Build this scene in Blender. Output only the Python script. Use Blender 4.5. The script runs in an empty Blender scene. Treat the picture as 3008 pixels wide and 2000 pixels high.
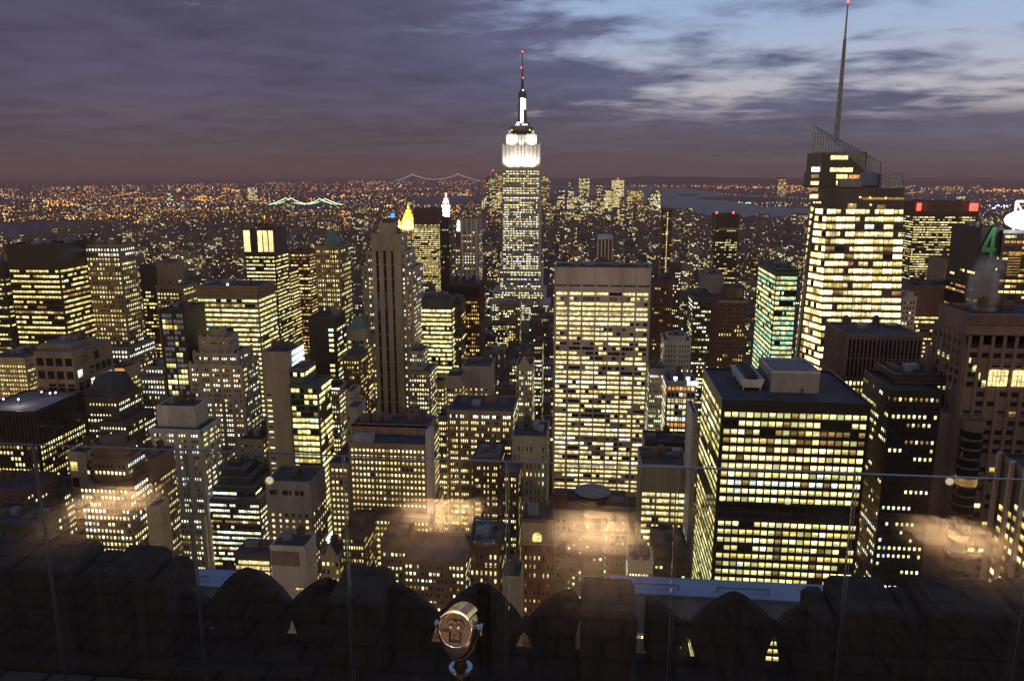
import bpy, math, random
import numpy as np
from mathutils import Vector, Matrix
from mathutils.bvhtree import BVHTree

S = bpy.context.scene
COL = S.collection
R = math.radians
rnd = random.Random(11)

# ------------------------------------------------------------------ camera
CZ = 258.0                       # eye height above the street
FPX = 2284.6                     # focal length in photo pixels (photo 3008 x 2000)
PITCH, YAW = R(12.2), R(5.5)
fw = Vector((-math.sin(YAW)*math.cos(PITCH), math.cos(YAW)*math.cos(PITCH), -math.sin(PITCH)))
rt = Vector((math.cos(YAW), math.sin(YAW), 0))
up = rt.cross(fw)
cam = bpy.data.cameras.new("camera")
cam.sensor_width = 23.7
cam.lens = 23.7*FPX/3008
cam.clip_start, cam.clip_end = 0.1, 90000
co = bpy.data.objects.new("camera", cam)
COL.objects.link(co)
co.matrix_world = Matrix((rt, up, -fw)).transposed().to_4x4()
co.location = (0, 0, CZ)
S.camera = co
EYE = Vector((0, 0, CZ))

# ------------------------------------------------------------------ exposure and render settings
S.view_settings.view_transform = 'Standard'
S.view_settings.look = 'None'
S.view_settings.exposure = 0.0
S.view_settings.gamma = 1.0
cy = S.cycles
cy.max_bounces, cy.diffuse_bounces, cy.glossy_bounces = 8, 2, 3
cy.transmission_bounces, cy.transparent_max_bounces, cy.volume_bounces = 4, 12, 0
cy.caustics_reflective = cy.caustics_refractive = False
cy.sample_clamp_indirect = 40.0
cy.use_adaptive_sampling = False
cy.use_denoising = True
try:
    cy.denoiser = 'OPENIMAGEDENOISE'
except Exception:
    pass

# ------------------------------------------------------------------ node helpers
class NT:
    def __init__(s, tree):
        s.t = tree
        tree.nodes.clear()
    def n(s, typ, **kw):
        nd = s.t.nodes.new(typ)
        for k, v in kw.items():
            if isinstance(v, bpy.types.NodeSocket):
                s.t.links.new(v, nd.inputs[k])
            elif k in nd.inputs:
                nd.inputs[k].default_value = v
            else:
                setattr(nd, k, v)
        return nd
    def link(s, a, b):
        s.t.links.new(a, b)
    def m(s, op, a, b=0.0, c=0.0, clamp=False):
        nd = s.t.nodes.new('ShaderNodeMath')
        nd.operation = op
        nd.use_clamp = clamp
        for i, v in enumerate((a, b, c)):
            if isinstance(v, bpy.types.NodeSocket):
                s.t.links.new(v, nd.inputs[i])
            else:
                nd.inputs[i].default_value = v
        return nd.outputs[0]
    def mix(s, f, a, b, blend='MIX'):
        nd = s.t.nodes.new('ShaderNodeMix')
        nd.data_type = 'RGBA'
        nd.blend_type = blend
        for i, v in ((0, f), (6, a), (7, b)):
            if isinstance(v, bpy.types.NodeSocket):
                s.t.links.new(v, nd.inputs[i])
            else:
                nd.inputs[i].default_value = v if i == 0 else (*v, 1)
        return nd.outputs[2]
    def rng(s, v, a, b, c=0.0, d=1.0, smooth=True):
        nd = s.t.nodes.new('ShaderNodeMapRange')
        nd.interpolation_type = 'SMOOTHSTEP' if smooth else 'LINEAR'
        s.t.links.new(v, nd.inputs[0])
        for i, x in enumerate((a, b, c, d)):
            nd.inputs[i+1].default_value = x
        return nd.outputs[0]

# ------------------------------------------------------------------ world: dusk sky with broken cloud
wd = bpy.data.worlds.new("World")
S.world = wd
wd.use_nodes = True
N = NT(wd.node_tree)
tc = N.n('ShaderNodeTexCoord')
sep = N.n('ShaderNodeSeparateXYZ', Vector=tc.outputs['Generated'])
X_, Y_, Z_ = sep.outputs
zc = N.m('MAXIMUM', Z_, 0.0)
den = N.m('ADD', zc, 0.09)
cv = N.n('ShaderNodeCombineXYZ', X=N.m('DIVIDE', X_, den), Y=N.m('MULTIPLY', N.m('DIVIDE', Y_, den), 1.15), Z=0.0)
n1 = N.n('ShaderNodeTexNoise', Vector=cv.outputs[0], Scale=0.95, Detail=8.0, Roughness=0.55, Distortion=0.35).outputs[0]
n2 = N.n('ShaderNodeTexNoise', Vector=cv.outputs[0], Scale=2.6, Detail=6.0, Roughness=0.6, Distortion=0.3).outputs[0]
n3 = N.n('ShaderNodeTexNoise', Vector=cv.outputs[0], Scale=0.4, Detail=3.0, Roughness=0.5).outputs[0]
sky = N.n('ShaderNodeTexSky')
sky.sky_type = 'NISHITA'
sky.sun_disc = False
sky.sun_elevation = R(-3.0)
sky.sun_rotation = R(60)
sky.altitude = 300
east = N.rng(X_, -0.45, 0.35)                       # 0 in the east (left) .. 1 toward the sunset (right)
elev = N.rng(zc, 0.0, 0.2, smooth=False)
clear0 = N.mix(N.rng(zc, 0.03, 0.2), (0.62, 0.56, 0.56), (0.36, 0.50, 0.76))
clear = N.mix(0.12, clear0, N.mix(1.0, sky.outputs[0], (2.0, 2.0, 2.0), 'MULTIPLY'))
cl_hi = N.mix(east, (0.068, 0.064, 0.108), (0.096, 0.114, 0.205))
cl_lo = N.mix(east, (0.066, 0.052, 0.062), (0.082, 0.074, 0.094))
cl = N.mix(N.rng(zc, 0.01, 0.13), cl_lo, cl_hi)
shade = N.m('ADD', N.m('MULTIPLY', n2, 0.7), N.m('MULTIPLY', n3, 0.9))
cl = N.mix(1.0, cl, N.n('ShaderNodeCombineColor', Red=shade, Green=shade, Blue=shade).outputs[0], 'MULTIPLY')
cl = N.mix(1.0, cl, (1.75, 1.75, 1.75), 'MULTIPLY')
bias = N.m('ADD', N.m('MULTIPLY', N.rng(X_, -0.28, 0.16), 0.27), N.m('MULTIPLY', N.rng(zc, 0.04, 0.19), 0.13))
gap = N.m('ADD', N.m('ADD', N.m('MULTIPLY', n1, 0.76), N.m('MULTIPLY', n2, 0.32)), bias)
mask = N.rng(gap, 0.75, 0.95)
mask = N.m('MULTIPLY', mask, N.rng(zc, 0.05, 0.085))
skycol = N.mix(mask, cl, clear)
zen = N.rng(zc, 0.24, 0.6)
skycol = N.mix(zen, skycol, (0.085, 0.14, 0.29))
skycol = N.mix(N.rng(Y_, -0.05, 0.15), N.mix(N.rng(zc, 0.02, 0.45), (1.34, 0.93, 0.46), (0.085, 0.12, 0.22)), skycol)  # warm glow added low in the unseen sky behind the camera, lighting the facades
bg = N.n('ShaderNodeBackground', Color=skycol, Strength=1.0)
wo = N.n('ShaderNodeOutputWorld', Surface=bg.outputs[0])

# ------------------------------------------------------------------ projection helpers (photo pixel -> place)
def ray(u, v):
    return fw + rt*((u-1504)/FPX) + up*((1000-v)/FPX)
def at_y(u, v, Y):
    d = ray(u, v)
    return EYE + d*(Y/d.y)
def at_z(u, v, z):
    d = ray(u, v)
    return EYE + d*((z-CZ)/d.z)
def proj(p):
    q = p-EYE
    w = q.dot(fw)
    return (1504+FPX*q.dot(rt)/w, 1000-FPX*q.dot(up)/w, w)

# ------------------------------------------------------------------ materials
MATS = {}
def mat(key, fn):
    m = bpy.data.materials.new(key)
    m.use_nodes = True
    fn(NT(m.node_tree))
    MATS[key] = m
    return m
def out(N, sh):
    N.n('ShaderNodeOutputMaterial', Surface=sh)
def wallmat(key, col, rough=0.85, var=0.35, metallic=0.0, spec=0.3):
    def fn(N):
        g = N.n('ShaderNodeNewGeometry')
        mp = N.n('ShaderNodeMapping', Vector=g.outputs['Position'])
        mp.inputs['Scale'].default_value = (0.11, 0.11, 0.018)
        a = N.n('ShaderNodeTexNoise', Vector=mp.outputs[0], Scale=1.0, Detail=5.0, Roughness=0.6).outputs[0]
        b = N.n('ShaderNodeTexNoise', Vector=g.outputs['Position'], Scale=0.9, Detail=4.0).outputs[0]
        f = N.m('ADD', N.m('MULTIPLY', a, 0.65), N.m('MULTIPLY', b, 0.35))
        c = N.mix(N.rng(f, 0.3, 0.7), tuple(x*(1-var) for x in col), tuple(min(1, x*(1+var*0.6)) for x in col))
        out(N, N.n('ShaderNodeBsdfPrincipled', **{'Base Color': c, 'Roughness': rough, 'Metallic': metallic, 'Specular IOR Level': spec}).outputs[0])
    return mat(key, fn)
for k, c in dict(limestone=(.40, .345, .28), beige=(.38, .33, .255), white_stone=(.55, .53, .49), tan=(.30, .225, .155), brick=(.22, .10, .065),
                 dark_brick=(.125, .075, .06), brown=(.16, .105, .075), concrete=(.34, .32, .305), bronze=(.26, .155, .085), granite_red=(.22, .155, .138),
                 grey=(.25, .245, .25), pale_green=(.42, .46, .41), yellow_stone=(.43, .38, .25), dim_city=(.17, .145, .125), dim_brick=(.17, .115, .09)).items():
    wallmat(k, c)
wallmat('black', (.022, .021, .022), 0.4, spec=.4)
wallmat('black_brown', (.035, .028, .023), 0.45, spec=.4)
wallmat('steel_grey', (.085, .082, .085), 0.45)
wallmat('green_metal', (.07, .12, .085), 0.5)
wallmat('roof', (.07, .075, .09), 0.9, .5)
wallmat('roof_light', (.20, .205, .22), 0.9, .3)
wallmat('copper', (.13, .27, .22), 0.7)
wallmat('roof_red', (.17, .06, .05), 0.8)
wallmat('gilded', (.80, .50, .14), 0.45)
wallmat('white_paint', (.75, .75, .74), 0.6)
wallmat('machine', (.24, .25, .27), 0.6)
wallmat('wood_tank', (.11, .075, .05), 0.9)

def litmat(key, col, st, lo=0.35, cell=(2.1, 2.1, 2.0), flat=False, nee=False):
    def fn(N):
        g = N.n('ShaderNodeNewGeometry')
        if flat:
            s = st
            c = None
        else:
            sn = N.n('ShaderNodeVectorMath', operation='SNAP')
            N.link(g.outputs['Position'], sn.inputs[0])
            sn.inputs[1].default_value = cell
            w = N.n('ShaderNodeTexWhiteNoise', Vector=sn.outputs[0]).outputs[0]
            mp = N.n('ShaderNodeMapping', Vector=g.outputs['Position'])
            mp.inputs['Scale'].default_value = (1, 1, 2.0)
            nz = N.n('ShaderNodeTexNoise', Vector=mp.outputs[0], Scale=0.75, Detail=2.0, Roughness=.6).outputs[0]
            rm = N.n('ShaderNodeTexNoise', Vector=g.outputs['Position'], Scale=0.11, Detail=1.0).outputs[0]
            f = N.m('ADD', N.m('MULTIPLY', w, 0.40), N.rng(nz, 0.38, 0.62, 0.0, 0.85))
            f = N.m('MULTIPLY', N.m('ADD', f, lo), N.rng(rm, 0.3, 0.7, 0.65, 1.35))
            # rooms behind the pane: frame, ceiling lights, blinds, furniture (uv: one unit per pane)
            uv = N.n('ShaderNodeUVMap')
            su = N.n('ShaderNodeSeparateXYZ', Vector=uv.outputs[0])
            fu, fv = N.m('FRACT', su.outputs[0]), su.outputs[1]
            sd = N.m('FLOOR', su.outputs[0])
            has = N.m('GREATER_THAN', su.outputs[0], .5)
            rd = N.n('ShaderNodeTexWhiteNoise', noise_dimensions='1D', W=sd)
            rs = N.n('ShaderNodeSeparateColor', Color=rd.outputs['Color'])
            side = N.m('MINIMUM', fu, N.m('SUBTRACT', 1.0, fu))
            fr = N.m('MULTIPLY', N.m('GREATER_THAN', side, .045), N.m('GREATER_THAN', N.m('MINIMUM', fv, N.m('SUBTRACT', 1.0, fv)), .05))
            fr = N.m('ADD', N.m('MULTIPLY', fr, .93), .07)
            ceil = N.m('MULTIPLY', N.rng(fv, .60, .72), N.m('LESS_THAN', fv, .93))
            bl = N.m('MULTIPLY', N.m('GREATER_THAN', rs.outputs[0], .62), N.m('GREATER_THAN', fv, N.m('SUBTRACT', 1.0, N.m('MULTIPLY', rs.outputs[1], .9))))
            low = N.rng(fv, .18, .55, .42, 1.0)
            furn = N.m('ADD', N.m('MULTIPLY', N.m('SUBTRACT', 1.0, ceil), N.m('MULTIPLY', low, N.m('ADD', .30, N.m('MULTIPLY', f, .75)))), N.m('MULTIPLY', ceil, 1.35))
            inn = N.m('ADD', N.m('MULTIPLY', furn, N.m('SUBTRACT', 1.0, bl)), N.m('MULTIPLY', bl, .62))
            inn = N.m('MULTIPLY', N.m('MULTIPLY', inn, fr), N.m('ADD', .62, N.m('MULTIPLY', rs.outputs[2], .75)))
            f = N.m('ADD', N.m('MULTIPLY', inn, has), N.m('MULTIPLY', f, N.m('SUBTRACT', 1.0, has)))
            s = N.m('MULTIPLY', f, st*1.02)
        em = N.n('ShaderNodeEmission', Color=(*col, 1), Strength=s)
        out(N, em.outputs[0])
    m = mat(key, fn)
    m.cycles.emission_sampling = 'AUTO' if nee else 'NONE'
    return m
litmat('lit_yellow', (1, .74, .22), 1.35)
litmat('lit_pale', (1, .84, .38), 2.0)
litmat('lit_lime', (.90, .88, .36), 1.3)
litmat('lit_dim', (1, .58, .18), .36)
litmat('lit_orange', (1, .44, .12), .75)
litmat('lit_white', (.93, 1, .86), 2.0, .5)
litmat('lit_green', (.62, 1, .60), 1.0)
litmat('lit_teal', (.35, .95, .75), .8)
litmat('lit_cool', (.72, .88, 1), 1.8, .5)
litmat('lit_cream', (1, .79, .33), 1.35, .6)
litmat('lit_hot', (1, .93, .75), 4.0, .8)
litmat('lit_panel', (.30, .27, .25), .35, .6)
litmat('lamp_amber', (1, .40, .08), 3.0, flat=True)
litmat('lamp_warm', (1, .66, .26), 2.4, flat=True)
litmat('lamp_white', (.88, .97, 1), 3.0, flat=True)
litmat('lamp_green', (.45, 1, .62), 4.0, flat=True)
litmat('lamp_red', (1, .07, .06), 5.0, flat=True)
litmat('lamp_violet', (.72, .62, 1), 6.0, flat=True)
litmat('lamp_blue', (.03, .30, 1), 2.5, flat=True)
litmat('sign_red', (1, .12, .08), 2.2, flat=True)
litmat('sign_white', (1, .97, .95), 3.5, flat=True)
litmat('cable_lamp', (.75, 1, .62), 3.4, flat=True)
litmat('cable_dim', (.70, .64, .58), 1.1, flat=True)
litmat('street_lamp', (1, .50, .15), 420.0, flat=True, nee=True)
def f_glass(N):
    out(N, N.n('ShaderNodeBsdfPrincipled', **{'Base Color': (.015, .016, .018, 1), 'Roughness': .12, 'Specular IOR Level': .5}).outputs[0])
mat('window_dark', f_glass)

PAL = {
 'yel': [('lit_yellow', 5), ('lit_pale', 3.5), ('lit_dim', 2), ('lit_lime', 2), ('lit_orange', .35)],
 'lime': [('lit_lime', 5), ('lit_pale', 4), ('lit_yellow', 2), ('lit_dim', 1.5), ('lit_white', .4)],
 'wht': [('lit_white', 4), ('lit_pale', 5), ('lit_lime', 2), ('lit_dim', 1.5), ('lit_cool', .4)],
 'warm': [('lit_cream', 6), ('lit_pale', 4), ('lit_yellow', 2), ('lit_dim', 1.2), ('lit_orange', .25)],
 'org': [('lit_yellow', 3), ('lit_orange', 2.5), ('lit_dim', 2), ('lit_pale', 1.5)],
 'grn': [('lit_green', 5), ('lit_pale', 2), ('lit_lime', 3), ('lit_teal', 1.2)],
 'dim': [('lit_dim', 4), ('lit_orange', 1), ('lit_yellow', 2), ('lit_pale', 1.5)],
 'bright': [('lit_pale', 6), ('lit_cream', 3), ('lit_white', 1), ('lit_yellow', 2)],
 'pink': [('lit_orange', 2), ('lit_pale', 3), ('lit_cream', 3), ('lit_white', 1.5)],
}
def pick(pal):
    it = PAL[pal]
    r = rnd.random()*sum(w for _, w in it)
    for k, w in it:
        r -= w
        if r <= 0:
            return k
    return it[0][0]

# ------------------------------------------------------------------ mesh helpers
class MB:
    def __init__(s):
        s.v, s.f, s.k = [], [], []
    def quad(s, pts, k=0):
        i = len(s.v)
        s.v += [tuple(p) for p in pts]
        s.f.append(tuple(range(i, i+len(pts))))
        s.k.append(k)
    def box(s, x0, x1, y0, y1, z0, z1, k=0, bottom=True, top=True):
        i = len(s.v)
        s.v += [(x0, y0, z0), (x1, y0, z0), (x1, y1, z0), (x0, y1, z0), (x0, y0, z1), (x1, y0, z1), (x1, y1, z1), (x0, y1, z1)]
        fs = [(0, 1, 5, 4), (1, 2, 6, 5), (2, 3, 7, 6), (3, 0, 4, 7)]
        if top: fs.append((4, 5, 6, 7))
        if bottom: fs.append((3, 2, 1, 0))
        for f in fs:
            s.f.append(tuple(i+a for a in f))
            s.k.append(k)
    def loft(s, rings, k=0, cap0=True, cap1=True):
        n = len(rings[0])
        base = len(s.v)
        for r in rings:
            s.v += [tuple(p) for p in r]
        for j in range(len(rings)-1):
            for a in range(n):
                b = (a+1) % n
                s.f.append((base+j*n+a, base+j*n+b, base+(j+1)*n+b, base+(j+1)*n+a))
                s.k.append(k)
        if cap0:
            s.f.append(tuple(base+a for a in range(n-1, -1, -1))); s.k.append(k)
        if cap1:
            s.f.append(tuple(base+(len(rings)-1)*n+a for a in range(n))); s.k.append(k)
    def lathe(s, c, prof, n=16, k=0, rot=0.0):
        rings = [[(c[0]+r*math.cos(rot+2*math.pi*a/n), c[1]+r*math.sin(rot+2*math.pi*a/n), c[2]+z) for a in range(n)] for r, z in prof]
        s.loft(rings, k)
    def frustum(s, x0, x1, y0, y1, z0, X0, X1, Y0, Y1, z1, k=0):
        s.loft([[(x0, y0, z0), (x1, y0, z0), (x1, y1, z0), (x0, y1, z0)], [(X0, Y0, z1), (X1, Y0, z1), (X1, Y1, z1), (X0, Y1, z1)]], k)
    def tube(s, pts, r, n=8, k=0):
        rings = []
        pts = [Vector(p) for p in pts]
        for i, p in enumerate(pts):
            t = (pts[min(i+1, len(pts)-1)]-pts[max(i-1, 0)]).normalized()
            a = t.cross(Vector((0, 0, 1)))
            if a.length < 1e-3: a = t.cross(Vector((1, 0, 0)))
            a.normalize()
            b = t.cross(a)
            rr = r[i] if isinstance(r, (list, tuple)) else r
            rings.append([p+a*(rr*math.cos(2*math.pi*j/n))+b*(rr*math.sin(2*math.pi*j/n)) for j in range(n)])
        s.loft(rings, k)
    def build(s, name, mats, parent=None, smooth=False, loc=None):
        me = bpy.data.meshes.new(name)
        me.from_pydata(s.v, [], s.f)
        for m in (mats if isinstance(mats, (list, tuple)) else [mats]):
            me.materials.append(MATS[m] if isinstance(m, str) else m)
        if any(s.k):
            me.polygons.foreach_set('material_index', s.k)
        if smooth:
            me.polygons.foreach_set('use_smooth', [True]*len(s.f))
        return link(name, me, parent, loc)
ROOTLOC = {}
def link(name, me, parent=None, loc=None):
    o = bpy.data.objects.new(name, me)
    COL.objects.link(o)
    if loc is not None:
        o.location = loc
    if parent is not None:
        o.parent = parent
        o.matrix_parent_inverse = Matrix.Translation(-ROOTLOC[parent])
        ROOTLOC[o] = Vector((0, 0, 0))
    return o
def tag(o, label, cat, group=None):
    o['label'] = label
    o['category'] = cat
    if group: o['group'] = group
    return o
def thing(name, label, cat, loc, group=None):
    o = bpy.data.objects.new(name, None)
    COL.objects.link(o)
    o.location = loc
    o.empty_display_size = 0.5
    ROOTLOC[o] = Vector(loc)
    return tag(o, label, cat, group)
def kind(o, k):
    o['kind'] = k
    return o
def lamp(name, typ, loc, power, col, parent=None, aim=None, size=0.5, spot=R(100), blend=0.6):
    l = bpy.data.lights.new(name, typ)
    l.energy = power
    l.color = col
    if typ in ('POINT', 'SPOT'): l.shadow_soft_size = size
    if typ == 'SPOT':
        l.spot_size, l.spot_blend = spot, blend
    if typ == 'AREA':
        l.shape = 'RECTANGLE'
        l.size, l.size_y = size if isinstance(size, tuple) else (size, size)
    o = bpy.data.objects.new(name, l)
    COL.objects.link(o)
    q = Vector((0, 0, -1)).rotation_difference((Vector(aim)-Vector(loc)).normalized()) if aim is not None else None
    if q: 
        o.rotation_mode = 'QUATERNION'
        o.rotation_quaternion = q
    o.location = loc
    if parent is not None:
        o.parent = parent
        o.matrix_parent_inverse = Matrix.Translation(-ROOTLOC[parent])
    return o


# ------------------------------------------------------------------ setting: ground, water, hills
def flatmat(key, a, b, scale, rough):
    def fn(N):
        g = N.n('ShaderNodeNewGeometry')
        t = N.n('ShaderNodeTexNoise', Vector=g.outputs['Position'], Scale=scale, Detail=5.0).outputs[0]
        out(N, N.n('ShaderNodeBsdfPrincipled', **{'Base Color': N.mix(N.rng(t, .35, .65), a, b), 'Roughness': rough}).outputs[0])
    return mat(key, fn)
flatmat('ground', (.030, .027, .027), (.065, .055, .05), .004, .9)
flatmat('island', (.02, .022, .02), (.04, .04, .035), .02, .9)
def f_water(N):
    g = N.n('ShaderNodeNewGeometry')
    t = N.n('ShaderNodeTexNoise', Vector=g.outputs['Position'], Scale=.02, Detail=4.0).outputs[0]
    b = N.n('ShaderNodeBump', Height=t, Strength=.25, Distance=8.0)
    out(N, N.n('ShaderNodeBsdfPrincipled', **{'Base Color': (.02, .03, .045, 1), 'Roughness': .45, 'Specular IOR Level': .22, 'Normal': b.outputs[0]}).outputs[0])
mat('water', f_water)
g = MB()
g.quad([(-45000, -3000, 0), (45000, -3000, 0), (45000, 42000, 0), (-45000, 42000, 0)])
kind(g.build('ground', 'ground'), 'structure')
WATER = {
 'east_river': [(-260, 668), (0, 655), (140, 649), (290, 646), (330, 653), (210, 672), (140, 690), (60, 706), (-260, 730)],
 'river_channel': [(1195, 600), (1212, 579), (1300, 574), (1420, 578), (1420, 592), (1330, 597), (1260, 602)],
 'harbour': [(1420, 551), (1600, 547), (1830, 546), (2000, 552), (2108, 566), (2132, 590), (2250, 608), (2440, 612), (2440, 652), (2200, 646), (2080, 641), (1990, 613), (1920, 601), (1850, 586), (1650, 566), (1420, 562)],
}
def in_poly(u, v, P):
    c = False
    j = len(P)-1
    for i in range(len(P)):
        if (P[i][1] > v) != (P[j][1] > v) and u < (P[j][0]-P[i][0])*(v-P[i][1])/(P[j][1]-P[i][1])+P[i][0]:
            c = not c
        j = i
    return c
def on_water(u, v):
    return any(in_poly(u, v, P) for P in WATER.values())
for k, P in WATER.items():
    m = MB()
    m.quad([at_z(u, v, 1.0) for u, v in P][::-1])
    kind(m.build(k, 'water'), 'structure')
for k, P in {'harbour_island': [(1990, 573), (2010, 571), (2045, 572), (2050, 575), (2005, 576)], 'long_island': [(2050, 583), (2080, 580), (2160, 584), (2160, 588), (2080, 587)]}.items():
    m = MB()
    lo = [at_z(u, v, .5) for u, v in P][::-1]
    m.loft([lo, [p+Vector((0, 0, 6)) for p in lo]])
    kind(m.build('island', 'island'), 'structure')
def ridge(name, Y, us, depth):
    m = MB()
    fr = [at_y(u, v, Y) for u, v in us]
    bk = [p+Vector((p.x*.12, depth, 0)) for p in fr]
    f0 = [Vector((p.x*.99, p.y-depth*.6, 0)) for p in fr]
    n = len(fr)
    for i in range(n-1):
        m.quad([f0[i], f0[i+1], fr[i+1], fr[i]])
        m.quad([fr[i], fr[i+1], bk[i+1], bk[i]])
    kind(m.build(name, 'ground', smooth=True), 'structure')
ridge('hills', 17000, [(1560, 532), (1640, 529), (1760, 526), (1830, 522), (1900, 519), (1960, 521), (2050, 520), (2130, 523), (2220, 524), (2330, 527), (2450, 530)], 1800)

# ------------------------------------------------------------------ towers of the near and middle city
SPECS = []
def B(name, label, wall, tiers, win=None, **o):
    """tiers: (uL, uR, v, Y, depth) of each block's front roof edge in the photo, topmost first."""
    bx = []
    for t in tiers:
        uL, uR, v, Y, D = t[:5]
        a, b = at_y(uL, v, Y), at_y(uR, v, Y)
        c = at_y((uL+uR)/2, v, Y)
        bx.append([a.x, b.x, Y, Y+D, c.z])
    SPECS.append(dict(name=name, label=label, wall=wall, bx=bx, win=win, o=o))
def Wn(n, fh=3.8, wf=.6, hf=.5, lit=.6, pal='yel', cap=4, **k):
    d = dict(n=n, fh=fh, wf=wf, hf=hf, lit=lit, pal=pal, cap=cap, side=True, rib=0, band=0, grp=None, front=True, cols=None, dark=.7, jit=.22)
    d.update(k)
    return d

wallmat('pale_tile', (.56, .49, .45))
OT, AT, ST = 'office_tower', 'apartment_tower', 'stone_tower'
# --- left edge
B(OT, 'dark slab tower cut by the left edge of the photo, broken rows of yellow windows', 'black', [(-95, 6, 768, 620, 36)], Wn(12, 4, .85, .42, .6, 'yel', 10))
B(OT, 'black tower with unlit cap and continuous yellow ribbon windows, far left', 'black', [(15, 165, 718, 570, 40)], Wn(16, 4.1, .94, .46, .86, 'yel', 19, jit=.15))
B(ST, 'tan stone tower topped by two rows of bright white windows', 'tan', [(201, 350, 717, 605, 22), (213, 376, 1018, 592, 40)], Wn(18, 3.9, .5, .52, .62, 'lime', 3, toplit=2))
B('annex_block', 'small stone annex lit orange from below, in front of the tan tower', 'yellow_stone', [(308, 366, 1080, 560, 22)], Wn(6, 3.9, .5, .5, .7, 'yel', 9), flood=1)
B('office_block', 'yellow stone block full of small lit windows below the far left black tower', 'yellow_stone', [(-42, 74, 1050, 518, 40)], Wn(15, 3.5, .55, .5, .8, 'yel', 5))
B('arcade_block', 'beige block with tall arcade openings and one white strip of windows', 'tan', [(118, 208, 1011, 492, 28), (100, 212, 1034, 480, 44)], Wn(4, 9, .72, .62, .06, 'wht', 4, strip=1), roof='roof_light')
B('slim_office_tower', 'slim dark tower with short yellow ribbon windows beside the tan crowned tower', 'black_brown', [(408, 455, 781, 765, 30)], Wn(6, 4, .8, .5, .62, 'yel', 26))
B('crowned_tower', 'tan tower with a plain crenellated top block and lit shoulders, behind the black glass slab', 'tan', [(458, 512, 772, 724, 18), (456, 536, 839, 715, 30)], Wn(9, 4, .55, .5, .6, 'lime', 17))
B('stone_block', 'low beige stone block with columns and few lit windows left of the black glass slab', 'beige', [(424, 480, 1076, 532, 16), (412, 484, 1106, 520, 34)], Wn(9, 4, .45, .55, .5, 'wht', 2))
B('glass_slab', 'black glass slab with pale gridded panels and dark vertical fins', 'black', [(467, 541, 908, 500, 29)], Wn(6, 3.9, .9, .8, .3, 'lime', 3, side=False, panel='lit_panel', grp=(3, .12)))
B(OT, 'wide tower of bright horizontal window bands under a bronze cornice', 'grey', [(575, 756, 840, 562, 34)], Wn(24, 3.75, .97, .55, .97, 'lime', 9.5, jit=.05), bandtop='bronze', roof='roof', kit=2)
B('crenellated_tower', 'stepped stone tower with crenellated crown and dense lit windows', 'limestone', [(612, 650, 966, 512, 8), (582, 671, 990, 507, 16), (565, 699, 1036, 503, 24), (553, 711, 1070, 500, 28)], Wn(17, 3.6, .52, .5, .58, 'wht', 5, grp=(3, .3)), cren=1)
B('blank_slab', 'beige windowless slab with a strip of slit windows and blue-white lights at one corner', 'beige', [(769, 846, 1033, 480, 26)], Wn(6, 3.7, .6, .3, .7, 'wht', 24, cols=[.17], side=False, cw=3.2), sign='cool_side')
B('glass_office_block', 'low glass block with huge bright greenish windows beside the beige windowless slab', 'green_metal', [(849, 893, 1083, 474, 22), (849, 934, 1130, 470, 26)], Wn(7, 4, .93, .7, .8, 'lime', 2))
B(OT, 'dark brown blank tower with a single lit column of windows', 'black_brown', [(905, 986, 931, 555, 24)], Wn(9, 3.9, .6, .55, .75, 'wht', 8, cols=[.80], cw=3.6))
B('pyramid_tower', 'stone tower with a green pyramid roof and paired lit windows', 'tan', [(924, 996, 722, 625, 30)], Wn(11, 4, .55, .55, .6, 'lime', 3, grp=(2, .2)), pyramid=(.34, 11, 'copper', .22))
B('lantern_tower', 'tower with glowing cream panels around its top', 'black_brown', [(714, 803, 676, 770, 36)], Wn(14, 3.9, .85, .45, .7, 'lime', 26), crown_lit=1)
B(OT, 'small office tower with orange upper floors between the lantern tower and the green pyramid roof', 'brown', [(851, 907, 736, 905, 30)], Wn(14, 4, .8, .5, .75, 'org', 4))
B('office_block', 'low block with a band of yellow windows beside the lantern tower', 'dark_brick', [(808, 849, 792, 850, 30)], Wn(9, 4, .8, .5, .75, 'yel', 3))
# --- tall limestone shaft
B('limestone_tower', 'tall limestone tower with three dark vertical window strips down its face', 'limestone', [(1112, 1154, 655, 614, 12), (1089, 1175, 687, 606, 24), (1074, 1193, 737, 608, 34), (1064, 1212, 787, 611, 40)],
  Wn(17, 3.65, .5, .52, .5, 'wht', 5, wide_only=1, grp=(2, .25)), strips=1, cren=2)
B('stone_wing', 'lower stone wing with lit windows at the right foot of the limestone tower', 'limestone', [(1200, 1241, 1031, 585, 22), (1199, 1262, 1091, 578, 29)], Wn(9, 3.65, .5, .52, .55, 'wht', 2))
B('pavilion_tower', 'small tower with a green hipped roof left of the limestone tower', 'beige', [(1015, 1071, 968, 590, 25)], Wn(5, 4.4, .8, .5, .75, 'yel', 8), pyramid=(.28, 9, 'copper'))
B('mansard_block', 'brick block with a dark mansard roof below the green hipped roof', 'brown', [(1007, 1056, 1046, 540, 22)], Wn(7, 3.8, .5, .5, .4, 'yel', 3), pyramid=(.35, 8, 'roof'))
B('cornice_tower', 'yellowish stone tower with a glowing cornice, right of the bright glass block', 'yellow_stone', [(927, 995, 1138, 522, 18)], Wn(10, 3.6, .5, .55, .62, 'wht', 2), cornice_lit=1)
B('stone_block', 'narrow stone block with a cornice right of the glowing cornice tower', 'beige', [(1014, 1036, 1150, 500, 18)], Wn(3, 3.8, .4, .5, .25, 'yel', 3))
B('stone_block', 'small blank beige block below the narrow corniced one', 'beige', [(1017, 1051, 1196, 478, 18)], Wn(3, 5, .3, .5, .1, 'yel', 5))
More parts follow.
